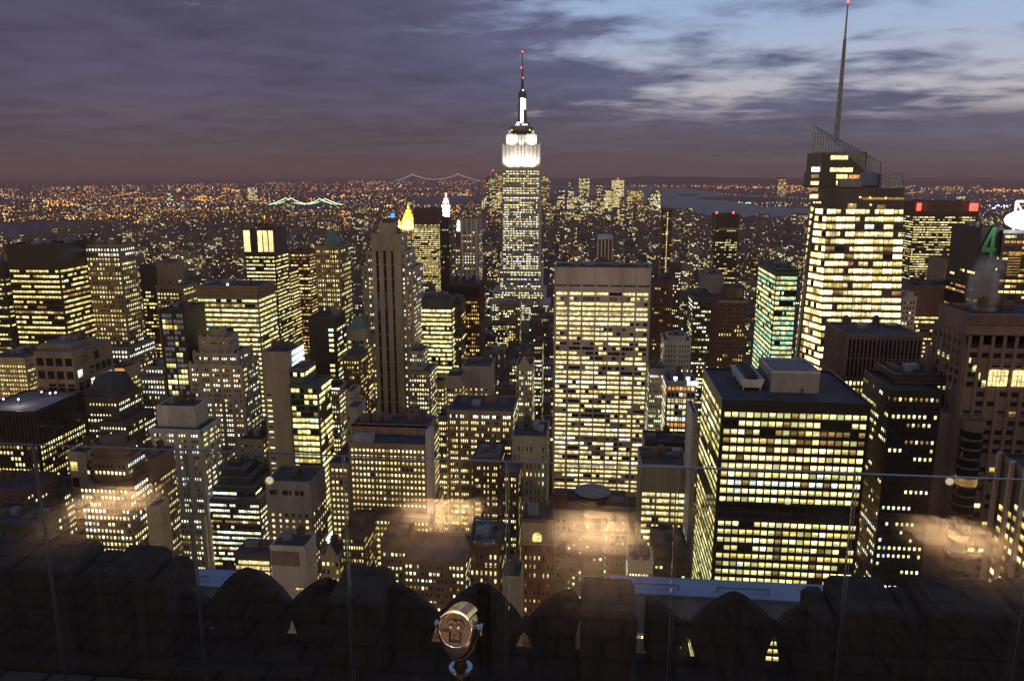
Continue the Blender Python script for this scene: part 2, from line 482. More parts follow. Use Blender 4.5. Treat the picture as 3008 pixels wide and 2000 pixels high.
# --- behind the limestone tower
B(OT, 'tower with golden window bands under a dark red cap', 'dark_brick', [(1213, 1285, 613, 1500, 55)], Wn(22, 4, .95, .5, .9, 'yel', 30, jit=.1))
B('slim_office_tower', 'slender unlit black tower in front of the white floodlit spire', 'black', [(1291, 1318, 640, 1150, 25)], Wn(4, 4, .5, .5, .1, 'dim', 4))
B(AT, 'pale tower with dark vertical stripes and two columns of pinkish lights', 'concrete', [(1351, 1406, 642, 1000, 34), (1337, 1352, 727, 1006, 28)], Wn(7, 3.9, .45, .5, .55, 'pink', 16), stripes=4)
B(OT, 'dark tower with vertical piers at its unlit top and warm windows lower down', 'dark_brick', [(1317, 1409, 835, 705, 34)], Wn(16, 3.8, .6, .55, .62, 'org', 15, pierall=1, slots=(2, 12)))
B('glass_office_block', 'bright lime-lit office block with rounded glass front', 'steel_grey', [(1227, 1327, 876, 640, 30)], Wn(15, 3.8, .95, .62, .94, 'lime', 9, jit=.08, bow=5))
B('slim_office_tower', 'unlit black slab against the right side of the lime-lit block', 'black', [(1328, 1354, 884, 652, 26)], Wn(3, 4, .7, .5, .08, 'lime', 8))
B('stone_block', 'stone block with rooftop sheds and warm windows under the black slab', 'beige', [(1311, 1356, 1104, 545, 26)], Wn(8, 3.8, .6, .55, .6, 'warm', 9), kit=1)
B('concrete_block', 'blank concrete block with steam stains and a lit rooftop shed', 'concrete', [(1357, 1440, 1076, 560, 30)], Wn(6, 4, .35, .4, .12, 'org', 16), kit=2)
B('low_block', 'low block with a green roof tucked beside the stone wing', 'yellow_stone', [(1264, 1306, 1119, 612, 26)], Wn(6, 3.8, .6, .5, .8, 'lime', 6), roof='copper')
B('gabled_tower', 'narrow stone tower with a gabled parapet and rows of arched windows', 'yellow_stone', [(1516, 1564, 1071, 525, 24)], Wn(8, 3.8, .5, .55, .55, 'wht', 4), gable=1)
B('slim_office_tower', 'thin dark tower with a column of bright white windows behind the gabled tower', 'dark_brick', [(1569, 1593, 1006, 655, 22)], Wn(4, 3.9, .6, .5, .6, 'wht', 3))
B('slim_office_tower', 'slender stone strip tower with lit windows left of the broad lit block', 'yellow_stone', [(1286, 1312, 1222, 476, 26)], Wn(4, 3.7, .6, .55, .75, 'warm', 3))
B('office_block', 'broad stone block with a glowing top storey and rows of lit windows', 'tan', [(1314, 1507, 1206, 448, 34)], Wn(25, 3.9, .58, .56, .66, 'warm', 2, toplit=1, grp=(4, .25)), kit=4)
B('beige_block', 'beige corniced block with dark cluttered roof left of the big white grid tower', 'beige', [(1503, 1606, 1281, 420, 30)], Wn(9, 5.2, .32, .55, .12, 'wht', 5), kit=5)
# --- left lower
B('mansard_block', 'dark block with a steep black roof between the floodlit annex and the rotunda', 'brown', [(247, 344, 1168, 476, 28), (290, 372, 1240, 470, 34)], Wn(11, 3.8, .42, .5, .42, 'wht', 3), pyramid=(.15, 13, 'roof'))
B('dark_office_block', 'dark block with bright lamps on its roof and two lit faces meeting at a corner', 'black_brown', [(-75, 100, 1206, 428, 46)], Wn(17, 3.75, .68, .6, .72, 'lime', 22, pierall=1, slots=(3, 19)), roof='roof_light', rooflamps=1, kit=1)
B('stepped_tower', 'stepped pale stone tower with a plain square cap at lower left', 'white_stone', [(458, 570, 1192, 456, 18), (440, 590, 1260, 449, 26), (448, 600, 1512, 446, 30)], Wn(13, 3.65, .55, .55, .6, 'wht', 9, grp=(3, .35)), corner_dark=1)
B('rotunda_tower', 'brown stone tower with a stepped rounded crown at lower left', 'brown', [(252, 362, 1306, 372, 16), (246, 370, 1346, 370, 20), (230, 376, 1420, 366, 28)], Wn(13, 3.8, .55, .55, .68, 'wht', 6), octo=1)
B('brown_wing', 'brown wing with sloping rows of lit windows right of the stepped rounded crown', 'brown', [(372, 444, 1352, 385, 24)], Wn(7, 3.8, .5, .55, .55, 'lime', 12))
B('white_shed', 'small white open-framed rooftop building beside the dark lamp-lit block', 'beige', [(200, 250, 1327, 405, 18)], Wn(2, 10, .8, .6, .0, 'dim', 4))
B('low_dark_block', 'low dark block with few lights in the bottom left corner', 'dark_brick', [(-85, 72, 1434, 372, 26)], Wn(12, 3.8, .4, .4, .12, 'wht', 4))
B('low_dark_block', 'dark block with scattered white windows just above the left stone parapet', 'black_brown', [(-90, 104, 1536, 338, 24)], Wn(10, 4, .45, .45, .35, 'lime', 4))
B('brown_block', 'brown block with bright windows left of the rotunda tower', 'brown', [(106, 184, 1441, 402, 26)], Wn(9, 3.8, .5, .5, .6, 'wht', 3))
B('blank_slab', 'narrow olive windowless slab right of the rotunda tower', 'yellow_stone', [(428, 459, 1488, 356, 12)], None)
B('terraced_block', 'terraced block stepping outward with green-white window bands', 'steel_grey', [(620, 722, 1378, 470, 20), (617, 735, 1403, 464, 28), (614, 748, 1431, 458, 36), (610, 762, 1466, 452, 44)], Wn(18, 3.8, .92, .5, .78, 'wht', 3), roof='roof_light', kit=1)
B('beige_block', 'beige setback block behind the terraced one', 'beige', [(700, 771, 1290, 490, 20), (612, 664, 1332, 486, 20)], Wn(6, 3.9, .5, .5, .5, 'yel', 3))
B('mansard_block', 'block with a black mansard roof dotted with lit dormers', 'limestone', [(750, 869, 1274, 512, 24)], Wn(11, 3.9, .66, .6, .8, 'warm', 1), pyramid=(.12, 10, 'roof'), dormers=5)
B('plain_box_block', 'pale windowless-topped box block with a flat dark roof at bottom centre left', 'concrete', [(779, 912, 1413, 425, 26)], Wn(7, 3.9, .42, .5, .5, 'warm', 20), kit=1, slots=3)
B('tiled_block', 'small white tiled block with three orange windows behind the left parapet', 'white_stone', [(793, 895, 1603, 352, 16)], Wn(5, 4.2, .6, .45, .7, 'org', 22, cols=[.78], cw=4.2, side=False), tile=1)
B('glass_low_block', 'low block with a crowded glittering glass front left of the white tiled block', 'steel_grey', [(688, 792, 1624, 372, 16)], Wn(14, 3.2, .9, .75, .85, 'warm', 4))
B('skylight_block', 'flat dark roof edged by bright white skylights', 'steel_grey', [(942, 1012, 1600, 396, 30)], Wn(8, 4, .5, .5, .4, 'warm', 4), skylight=1)
B('temple_block', 'little block with a pediment facade behind the parapet', 'yellow_stone', [(942, 996, 1630, 370, 18)], Wn(4, 4.5, .5, .5, .5, 'yel', 3), gable=1)
B('brick_block', 'dark red brick block with a lit right face and a reddish roof', 'dark_brick', [(1003, 1068, 1560, 372, 28)], Wn(9, 3.7, .5, .55, .55, 'yel', 4), roof='roof_red')
B('broad_office_block', 'broad tan office block with a purplish plant storey and regular small windows', 'tan', [(1034, 1262, 1246, 424, 20), (1024, 1251, 1303, 405, 38), (966, 1023, 1360, 403, 36), (1090, 1262, 1516, 398, 44)], Wn(21, 3.6, .55, .52, .93, 'warm', 2.5, jit=.06, capblank=1), kit=6, plant='granite_red')
B('brick_block', 'dark brick block with two lit bays right of the broad tan block', 'dark_brick', [(1500, 1556, 1331, 428, 18), (1388, 1468, 1342, 412, 26), (1470, 1523, 1386, 404, 28)], Wn(11, 3.6, .62, .55, .62, 'warm', 5, grp=(3, .35)), kit=2, roof='roof_light')
B('ornate_brick_block', 'red brick block with a carved pale top and a large arched window', 'brick', [(1534, 1622, 1526, 372, 20)], Wn(7, 5, .3, .5, .35, 'yel', 14), arch=1)
B('bow_front_block', 'beige apartment block with a rounded bay and a round dark rooftop drum', 'beige', [(1628, 1846, 1502, 388, 30)], Wn(14, 4, .3, .42, .22, 'dim', 4, ), bay=1, drum=1)
B('ornate_white_block', 'small white gothic block with corner pinnacles above the parapet', 'white_stone', [(1846, 1918, 1646, 352, 16)], Wn(9, 4.2, .6, .5, .85, 'pink', 6), cren=1)
B('low_dark_block', 'low dark block with one white lit strip below the blank-topped bright office', 'black_brown', [(1920, 2022, 1612, 372, 26)], Wn(8, 5, .6, .3, .12, 'wht', 3))
B('brick_block', 'brown block below the broad tan office block, partly lost in the reflection', 'brown', [(1118, 1196, 1582, 366, 20), (1184, 1366, 1642, 352, 30)], Wn(16, 3.9, .55, .5, .6, 'wht', 7))
B('brick_block', 'dark corniced block with arched windows under the dark brick block', 'brown', [(1375, 1466, 1592, 370, 26)], Wn(7, 4.6, .4, .55, .3, 'warm', 6))
B('plant_room', 'pale rooftop plant room with ducts beside the red brick block', 'yellow_stone', [(1476, 1530, 1692, 330, 16)], None, kit=2)
# --- centre right
B('grid_tower', 'big flat tower with a blank pale top and a grid of wide lit windows', 'pale_tile', [(1629, 1914, 786, 598, 36)], Wn(21, 3.92, .96, .60, .66, 'bright', 18.5, side=False, grp=(3, .09), wide=1, slot=1), ribs=7, kit=7, coolside=0)
B(AT, 'brown tower with many thin piers right of the big grid tower', 'brown', [(1917, 1978, 826, 690, 30)], Wn(11, 3.6, .45, .5, .16, 'dim', 5, pierall=1))
B(AT, 'dark tower peeping over the brown piered tower', 'dark_brick', [(1966, 2003, 774, 900, 30)], Wn(7, 3.6, .5, .5, .2, 'wht', 6))
B('white_cap_tower', 'tower with a white flat cap frame on columns and lit floors below', 'dark_brick', [(1757, 1799, 702, 900, 40)], Wn(8, 3.9, .85, .5, .8, 'lime', 26, side=False), whitecap=1)
B('seam_tower', 'slender dark tower with a bright seam of lights up its middle', 'dark_brick', [(1947, 1976, 615, 1300, 28)], Wn(7, 3.6, .8, .35, .10, 'dim', 6), seam=1)
B('beacon_tower', 'dark tower with red beacons on a pale top ledge', 'black_brown', [(2104, 2172, 629, 1350, 45)], Wn(15, 4, .6, .5, .22, 'yel', 26), beacons=1)
B(OT, 'pale topped tower with three wide lit bands right of centre', 'grey', [(2068, 2127, 806, 850, 34)], Wn(9, 3.9, .92, .5, .82, 'lime', 20))
B('round_shoulder_tower', 'brown tower with tall thin piers and a rounded top drum', 'brown', [(2126, 2188, 850, 668, 24), (2113, 2195, 882, 656, 36)], Wn(11, 3.6, .4, .62, .14, 'org', 4, pierall=1), drumtop=1)
B(OT, 'dark tower with white-lit upper windows left of the round-topped brown tower', 'steel_grey', [(2052, 2086, 858, 742, 16), (2037, 2109, 878, 724, 36)], Wn(13, 3.8, .7, .5, .5, 'wht', 3))
B('white_shaft_tower', 'pale green-white tower with slot windows and no lights', 'pale_green', [(1962, 2016, 986, 566, 16), (1951, 2030, 1000, 560, 26)], Wn(10, 3.7, .35, .55, .03, 'wht', 8, dark=1), kit=3)
B('slim_office_tower', 'slender pale block with many small lit windows right of the grid tower', 'concrete', [(1908, 1956, 1082, 530, 22)], Wn(9, 3.6, .55, .5, .65, 'wht', 4))
B('crystal_block', 'brightly lit block with pinkish windows and floodlights on its roof', 'concrete', [(1958, 2046, 1120, 505, 26)], Wn(8, 4.2, .72, .66, .85, 'pink', 3), roofflood=1)
B('office_block', 'office block with a blank ribbed top and bright window bands beside the pale blade', 'limestone', [(1884, 2020, 1365, 418, 30)], Wn(15, 3.8, .95, .6, .88, 'bright', 16, side=False, grp=(5, .12)), ribtop=1)
B('plant_block', 'dark flat roof with plant boxes behind the blank-topped bright office', 'black_brown', [(1893, 2034, 1298, 468, 22)], None, kit=5)
B('blade_slab', 'thin pale vertical blade slab left of the large black tower', 'white_stone', [(2036, 2051, 1216, 400, 26)], Wn(2, 4, .2, .5, .0, 'wht', 6))
B('black_tower', 'large black tower with flat roof, penthouse and rows of square yellow windows', 'black', [(2121, 2561, 1180, 332, 58)], Wn(20, 3.92, .84, .60, .93, 'lime', 4.5, jit=.06, darkrows=(11, 12)), penthouse=1)
B('piered_tower', 'tower with thick brown piers, dark top slots and square warm windows', 'granite_red', [(2489, 2714, 985, 425, 38)], Wn(19, 3.9, .58, .62, .72, 'warm', 25, pierall=1, slots=(2.5, 23)), kit=4)
B('dark_glass_tower', 'dark glass tower with a big roof box right of the large black tower', 'black', [(2628, 2790, 1100, 362, 24), (2619, 2770, 1146, 350, 36)], Wn(11, 4, .5, .45, .34, 'wht', 4), nobox=1)
B('green_glass_tower', 'green-lit glass tower left of the sloping-topped tower', 'green_metal', [(2281, 2346, 792, 640, 66)], Wn(11, 4.1, .94, .72, .88, 'grn', 5, jit=.1), rim='copper')
B('red_sign_tower', 'dark tower with red-rimmed top and two glowing red square signs', 'black', [(2690, 2878, 594, 1300, 62)], Wn(38, 3.9, .95, .45, .66, 'lime', 22, jit=.25), redsigns=1)
B('masonry_block', 'beige masonry block with blank upper storeys in front of the red-sign tower', 'tan', [(2774, 2866, 760, 905, 40)], Wn(13, 3.9, .5, .55, .5, 'warm', 31))
B(OT, 'office slab with ribbed blank top and continuous warm bands', 'granite_red', [(2688, 2852, 840, 690, 44)], Wn(26, 3.75, .95, .5, .72, 'warm', 26), ribtop=1)
B('slim_office_tower', 'small white stone tower with cool lit windows at the foot of the sloping-topped tower', 'white_stone', [(2660, 2684, 858, 612, 14), (2652, 2694, 872, 606, 22)], Wn(5, 4, .5, .5, .4, 'wht', 4, dark=1))
B('granite_tower', 'red granite tower with a banded crown, rounded corner bay and two big lit windows', 'granite_red', [(2844, 3140, 923, 352, 28), (2838, 3140, 985, 350, 32)], Wn(9, 4.4, .62, .5, .06, 'yel', 10, pierall=1, jit=.06), granite=1)
B('sign_tower', 'tower with a large green numeral 4 and a blazing white rooftop sign, right edge', 'black', [(2884, 2948, 668, 640, 50), (2948, 3160, 678, 636, 50)], Wn(12, 4.3, .85, .5, .45, 'org', 34), numeral=1)
B('finned_block', 'dark block with tall pale vertical fins in the lower right corner', 'black_brown', [], Wn(8, 3.9, .85, .5, .7, 'yel', 12, front=False), fins=1)
a = at_y(2948, 1335, 262)
SPECS[-1]['bx'] = [[a.x, a.x+70, 196, 264, a.z]]

# step 1: every block's box, for hiding tests and footprints
ALLB = []
vb, fb = [], []
def add_occ(x0, x1, y0, y1, z):
    i = len(vb)
    vb.extend([(x0, y0, 0), (x1, y0, 0), (x1, y1, 0), (x0, y1, 0), (x0, y0, z), (x1, y0, z), (x1, y1, z), (x0, y1, z)])
    for f in ((0, 1, 5, 4), (1, 2, 6, 5), (2, 3, 7, 6), (3, 0, 4, 7), (4, 5, 6, 7)):
        fb.append(tuple(i+a for a in f))
for s in SPECS:
    for b in s['bx']:
        ALLB.append((b, s['label']))
        add_occ(*b)
# landmarks' footprints (built further down)
ESB_Y, BOA_Y = 1255, 560
LM = [[at_y(1466, 700, ESB_Y).x, at_y(1592, 700, ESB_Y).x, ESB_Y-8, ESB_Y+50, 300],
      [at_y(2385, 600, BOA_Y).x, at_y(2655, 600, BOA_Y).x, BOA_Y, BOA_Y+48, 270],
      [at_y(1178, 668, 1850).x, at_y(1237, 668, 1850).x, 1850, 1900, 140],
      [at_y(1297, 640, 1950).x, at_y(1322, 640, 1950).x, 1950, 1975, 180]]
for b in LM:
    ALLB.append((b, 'landmark'))
    add_occ(*b)
BVH = BVHTree.FromPolygons([Vector(p) for p in vb], fb)
def seen(p):
    d = p-EYE
    L = d.length
    h = BVH.ray_cast(EYE, d/L, L-1.2)
    return h[0] is None
def in_frame(p, m=20):
    u, v, w = proj(p)
    return w > 0 and -m < u < 3008+m and -m < v < 1960

# step 2: build
WMESH = {}
def pane_uv(me, spans):
    """spans: (first loop of the pane's front quad, number of panes across); the loops run around from lower left."""
    uvs = [0.0]*(2*len(me.loops))
    for l0, n in spans:
        K = rnd.randint(1, 900)
        for i, (u, v) in enumerate(((K, 0), (K+n-.0005, 0), (K+n-.0005, 1), (K, 1))):
            uvs[2*(l0+i)], uvs[2*(l0+i)+1] = u, v
    me.uv_layers.new(name='UVMap').data.foreach_set('uv', uvs)
def npane(w):
    return max(1, round(w/1.9))
def win_mesh(w, h, m):
    key = (round(w, 2), round(h, 2), m, rnd.randint(0, 5))
    if key not in WMESH:
        b = MB()
        b.box(-w/2, w/2, -.10, .25, -h/2, h/2)
        me = bpy.data.meshes.new('window')
        me.from_pydata(b.v, [], b.f)
        me.materials.append(MATS[m])
        pane_uv(me, [(0, npane(w))])
        WMESH[key] = me
    return WMESH[key]
NWIN = [0]
THR = 7.0
def put_windows(root, cands, thr=None):
    """cands: (centre, w, h, face, material). Biggest visible ones are objects of their own, the rest one mesh."""
    thr = THR if thr is None else thr
    vis = []
    rest = []
    for c in cands:
        p, w, h, face, m = c
        nrm = {'f': Vector((0, -1, 0)), 'r': Vector((1, 0, 0)), 'l': Vector((-1, 0, 0))}[face]
        q = p+nrm*.5
        d = q-EYE
        L = d.length
        ar = w*h*(777.7/L)**2*abs(d.normalized().dot(nrm))
        if ar >= thr and in_frame(q) and seen(q):
            vis.append((ar*(1 if m != 'window_dark' else .8), c))
        else:
            rest.append(c)
    vis.sort(key=lambda t: -t[0])
    rest += [c for _, c in vis[100:]]
    for ar, (p, w, h, face, m) in vis[:100]:
        o = link('window', win_mesh(w, h, m), root, p)
        if face == 'r': o.rotation_euler.z = math.pi/2
        if face == 'l': o.rotation_euler.z = -math.pi/2
        NWIN[0] += 1
    if rest:
        keys = sorted(set(c[4] for c in rest))
        mb = MB()
        for p, w, h, face, m in rest:
            k = keys.index(m)
            x, y, z = p
            if face == 'f':
                mb.quad([(x-w/2, y-.09, z-h/2), (x+w/2, y-.09, z-h/2), (x+w/2, y-.09, z+h/2), (x-w/2, y-.09, z+h/2)], k)
            elif face == 'r':
                mb.quad([(x+.09, y-w/2, z-h/2), (x+.09, y+w/2, z-h/2), (x+.09, y+w/2, z+h/2), (x+.09, y-w/2, z+h/2)], k)
            else:
                mb.quad([(x-.09, y+w/2, z-h/2), (x-.09, y-w/2, z-h/2), (x-.09, y-w/2, z+h/2), (x-.09, y+w/2, z+h/2)], k)
        o = mb.build('window', keys, root)
        pane_uv(o.data, [(4*i, npane(c[1])) for i, c in enumerate(rest)])
        o['kind'] = 'stuff'

def litrows(nf, n, W):
    """lit state of every window: offices switch on by the floor and in runs."""
    rows = []
    for r in range(nf):
        p = min(1, max(.02, rnd.gauss(W['lit'], W['jit'])))
        if W.get('darkrows') and r in W['darkrows']: p = .03
        if r < W.get('toplit', 0): p = .95
        base = pick(W['pal'])
        st = rnd.random() < p
        row = []
        for c in range(n):
            if rnd.random() < .5: st = rnd.random() < p
            row.append(('lit_white' if r < W.get('toplit', 0) else base if rnd.random() < .55 else pick(W['pal'])) if st else ('window_dark' if rnd.random() < W['dark'] or W['lit'] > .8 else None))
        rows.append(row)
    return rows

def col_centres(x0, x1, n, grp):
    """window column centres and pitch between x0 and x1, optionally in groups."""
    if not grp:
        pit = (x1-x0)/n
        return [x0+pit*(i+.5) for i in range(n)], pit
    k, gap = grp
    ng = max(1, round(n/k))
    g = (x1-x0)/ng
    pit = g*(1-gap)/k
    return [x0+g*j+g*gap/2+pit*(i+.5) for j in range(ng) for i in range(k)], pit

def build_spec(s):
    bx, W, o = s['bx'], s['win'], s['o']
    big = max(bx, key=lambda b: b[1]-b[0])
    root = thing(s['name'], s['label'], 'building', ((big[0]+big[1])/2, (big[2]+big[3])/2, 0))
    s['root'] = root
    wall = MB()
    cands = []
    order = sorted(range(len(bx)), key=lambda i: -bx[i][4])
    for i in order:
        x0, x1, y0, y1, z = bx[i]
        rim = .5 if z-0 > 12 else .3
        # wall shell with a parapet rim and a sunken roof
        mx = min(rim, (x1-x0)/4)
        my = min(rim, (y1-y0)/4)
        if o.get('octo') or (o.get('drumtop') and i == 0):
            n = 8 if o.get('octo') else 20
            c = ((x0+x1)/2, (y0+y1)/2)
            rx, ry = (x1-x0)/2, max((y1-y0)/2, 1)
            f = 1.08 if n == 8 else 1.0
            ring = lambda q, zz: [(c[0]+rx*q*f*math.cos(math.pi/n+2*math.pi*a/n), c[1]+ry*q*f*math.sin(math.pi/n+2*math.pi*a/n), zz) for a in range(n)]
            wall.loft([ring(1, 0), ring(1, z-1.4), ring(1.04, z-1.2), ring(1.04, z), ring(.94, z), ring(.94, z-1)])
            roof = MB(); roof.loft([ring(.94, z-1.3), ring(.94, z-.95)]); roof.build('roof', o.get('roof', 'roof'), root)
        else:
            a = [(x0, y0), (x1, y0), (x1, y1), (x0, y1)]
            b = [(x0+mx, y0+my), (x1-mx, y0+my), (x1-mx, y1-my), (x0+mx, y1-my)]
            wall.loft([[(*p, 0) for p in a], [(*p, z) for p in a], [(*p, z) for p in b], [(*p, z-1.1) for p in b]], cap1=False)
            roof = MB(); roof.quad([(*p, z-1.1) for p in b]); roof.build('roof', o.get('roof', 'roof'), root)
        if not W: continue
        lower = [bx[j] for j in range(len(bx)) if bx[j][4] < z-.1]
        zb = 0
        for l in lower:
            if l[2] <= y0+.5 and l[0] <= x0+1 and l[1] >= x1-1:
                zb = max(zb, l[4])
        zb = max(zb, z-230)
        top_i = i == order[0] or (z > bx[order[0]][4]-2)
        cap = W['cap'] if top_i else min(W['cap'], 2.5)
        if W.get('capblank') and i == 0: continue
        pit0 = (big[1]-big[0])/W['n']
        fh = W['fh']
        nf = int((z-cap-zb-1)/fh)
        if nf < 1: continue
        def face(f):
            lo, hi = (x0, x1) if f == 'f' else (y0, y1)
            mg = .35*pit0 if (hi-lo) > 4*pit0 else .1
            L = hi-lo-2*mg
            n = max(1, round(L/pit0))
            if W['cols'] and f == 'f':
                cs, pit = [lo+(hi-lo)*q for q in W['cols']], W['cw']/W['wf']
            else:
                cs, pit = col_centres(lo+mg, hi-mg, n, W['grp'])
            rows = litrows(nf, len(cs), W)
            for r in range(nf):
                zc = z-cap-fh*(r+.5)
                c = 0
                while c < len(cs):
                    m = rows[r][c]
                    if m is None:
                        c += 1
                        continue
                    t = cs[c]
                    w = pit*W['wf']
                    h = fh*W['hf']
                    if W.get('panel') and m == 'window_dark': m = W['panel']
                    if f == 'f':
                        p = Vector((t, y0, zc))
                        if W.get('wide_only') and abs((t-x0)/(x1-x0)-.5) < .5*(bx[1][1]-bx[1][0])/(x1-x0) : 
                            c += 1
                            continue
                    else:
                        p = Vector((x1 if f == 'r' else x0, t, zc))
                    hid = False
                    for j, q in enumerate(bx):
                        if j != i and q[0]-.2 < p.x < q[1]+.2 and q[2]-.2 < p.y < q[3]+.2 and p.z < q[4]:
                            hid = True
                    if not hid: cands.append((p, w, h, f, m))
                    c += 1
            if W.get('slots') and top_i:
                s0, s1 = W['slots']
                for t in cs:
                    p = Vector((t, y0, z-(s0+s1)/2)) if f == 'f' else Vector((x1 if f == 'r' else x0, t, z-(s0+s1)/2))
                    cands.append((p, pit*W['wf'], s1-s0, f, 'window_dark'))
            # relief: piers between the bays, thin sills under the rows
            if (W.get('pierall') or W.get('pier')) and f == 'f':
                zt = z-.4
                zz = zb if W.get('pierall') else z-W['pier']
                for c in range(len(cs)+1):
                    t = lo+mg+pit*c if not W['grp'] else None
                    if t is None: break
                    wall.box(t-pit*(1-W['wf'])*.36, t+pit*(1-W['wf'])*.36, y0-.55, y0-.003, zz, zt)
            if W.get('pierall') and f != 'f':
                X = x1 if f == 'r' else x0
                sgn = 1 if f == 'r' else -1
                for c in range(len(cs)+1):
                    t = lo+mg+pit*c
                    wall.box(min(X+sgn*.003, X+sgn*.55), max(X+sgn*.003, X+sgn*.55), t-pit*(1-W['wf'])*.36, t+pit*(1-W['wf'])*.36, zb, z-.4)
        if W['front']: face('f')
        if W['side']:
            if x1 < 0: face('r')
            elif x0 > 0: face('l')
    if not o.get('octo') and s['wall'] not in ('black', 'black_brown', 'steel_grey', 'grey', 'green_metal'):
        # pilasters and string courses: shallow relief of the masonry
        for (x0, x1, y0, y1, z) in bx:
            w_ = x1-x0
            n_ = max(2, int(w_/6.5))
            if not (W and (W.get('pierall') or W['cols'] or W.get('wide'))):
                for k in range(n_+1):
                    t = x0+.35+(w_-.7)*k/n_
                    wall.box(t-.3, t+.3, y0-.22, y0-.003, max(0, z-190), z-1.6)
            for k in range(1, 30):
                zz = z-1.6-k*11.4
                if zz < 4: break
                wall.box(x0, x1, y0-.34, y0-.004, zz-.28, zz+.28)
                if x1 < 0: wall.box(x1+.004, x1+.34, y0, y1, zz-.28, zz+.28)
                if x0 > 0: wall.box(x0-.34, x0-.004, y0, y1, zz-.28, zz+.28)
    if W and not W.get('pierall') and s['wall'] not in ('black', 'black_brown') and not o.get('octo'):
        # cornice and a string course on the topmost big block
        x0, x1, y0, y1, z = big
        wall.box(x0-.4, x1+.4, y0-.4, y0-.003, z-1.5, z-.3)
        if x1 < 0: wall.box(x1+.003, x1+.4, y0-.4, y1, z-1.5, z-.3)
        if x0 > 0: wall.box(x0-.4, x0-.003, y0-.4, y1, z-1.5, z-.3)
    wall.build('wall', s['wall'], root)
    extras(s, root, bx, big, cands)
    if cands: put_windows(root, cands)
    elif W: pass

def kitbox(root, x, y, z, w, d, h, m='machine'):
    b = MB()
    b.box(x-w/2, x+w/2, y-d/2, y+d/2, z, z+h)
    b.box(x-w/2-.12, x+w/2+.12, y-d/2-.12, y+d/2+.12, z+h+.002, z+h+.3)
    for q in (-.3, 0, .3):
        b.box(x+w*q-.25, x+w*q+.25, y-d/2-.15, y-d/2-.003, z+h*.25, z+h*.75)
    b.build('plant_box', m, root)
def watertank(root, x, y, z, r=2.0):
    b = MB()
    for sx in (-1, 1):
        for sy in (-1, 1):
            b.box(x+sx*r*.6-.12, x+sx*r*.6+.12, y+sy*r*.6-.12, y+sy*r*.6+.12, z, z+2.6)
    b.lathe((x, y, z+2.6), [(r, 0), (r*1.02, 3.4), (r*1.06, 3.42), (.1, 5.0)], 14)
    b.build('water_tank', 'wood_tank', root)

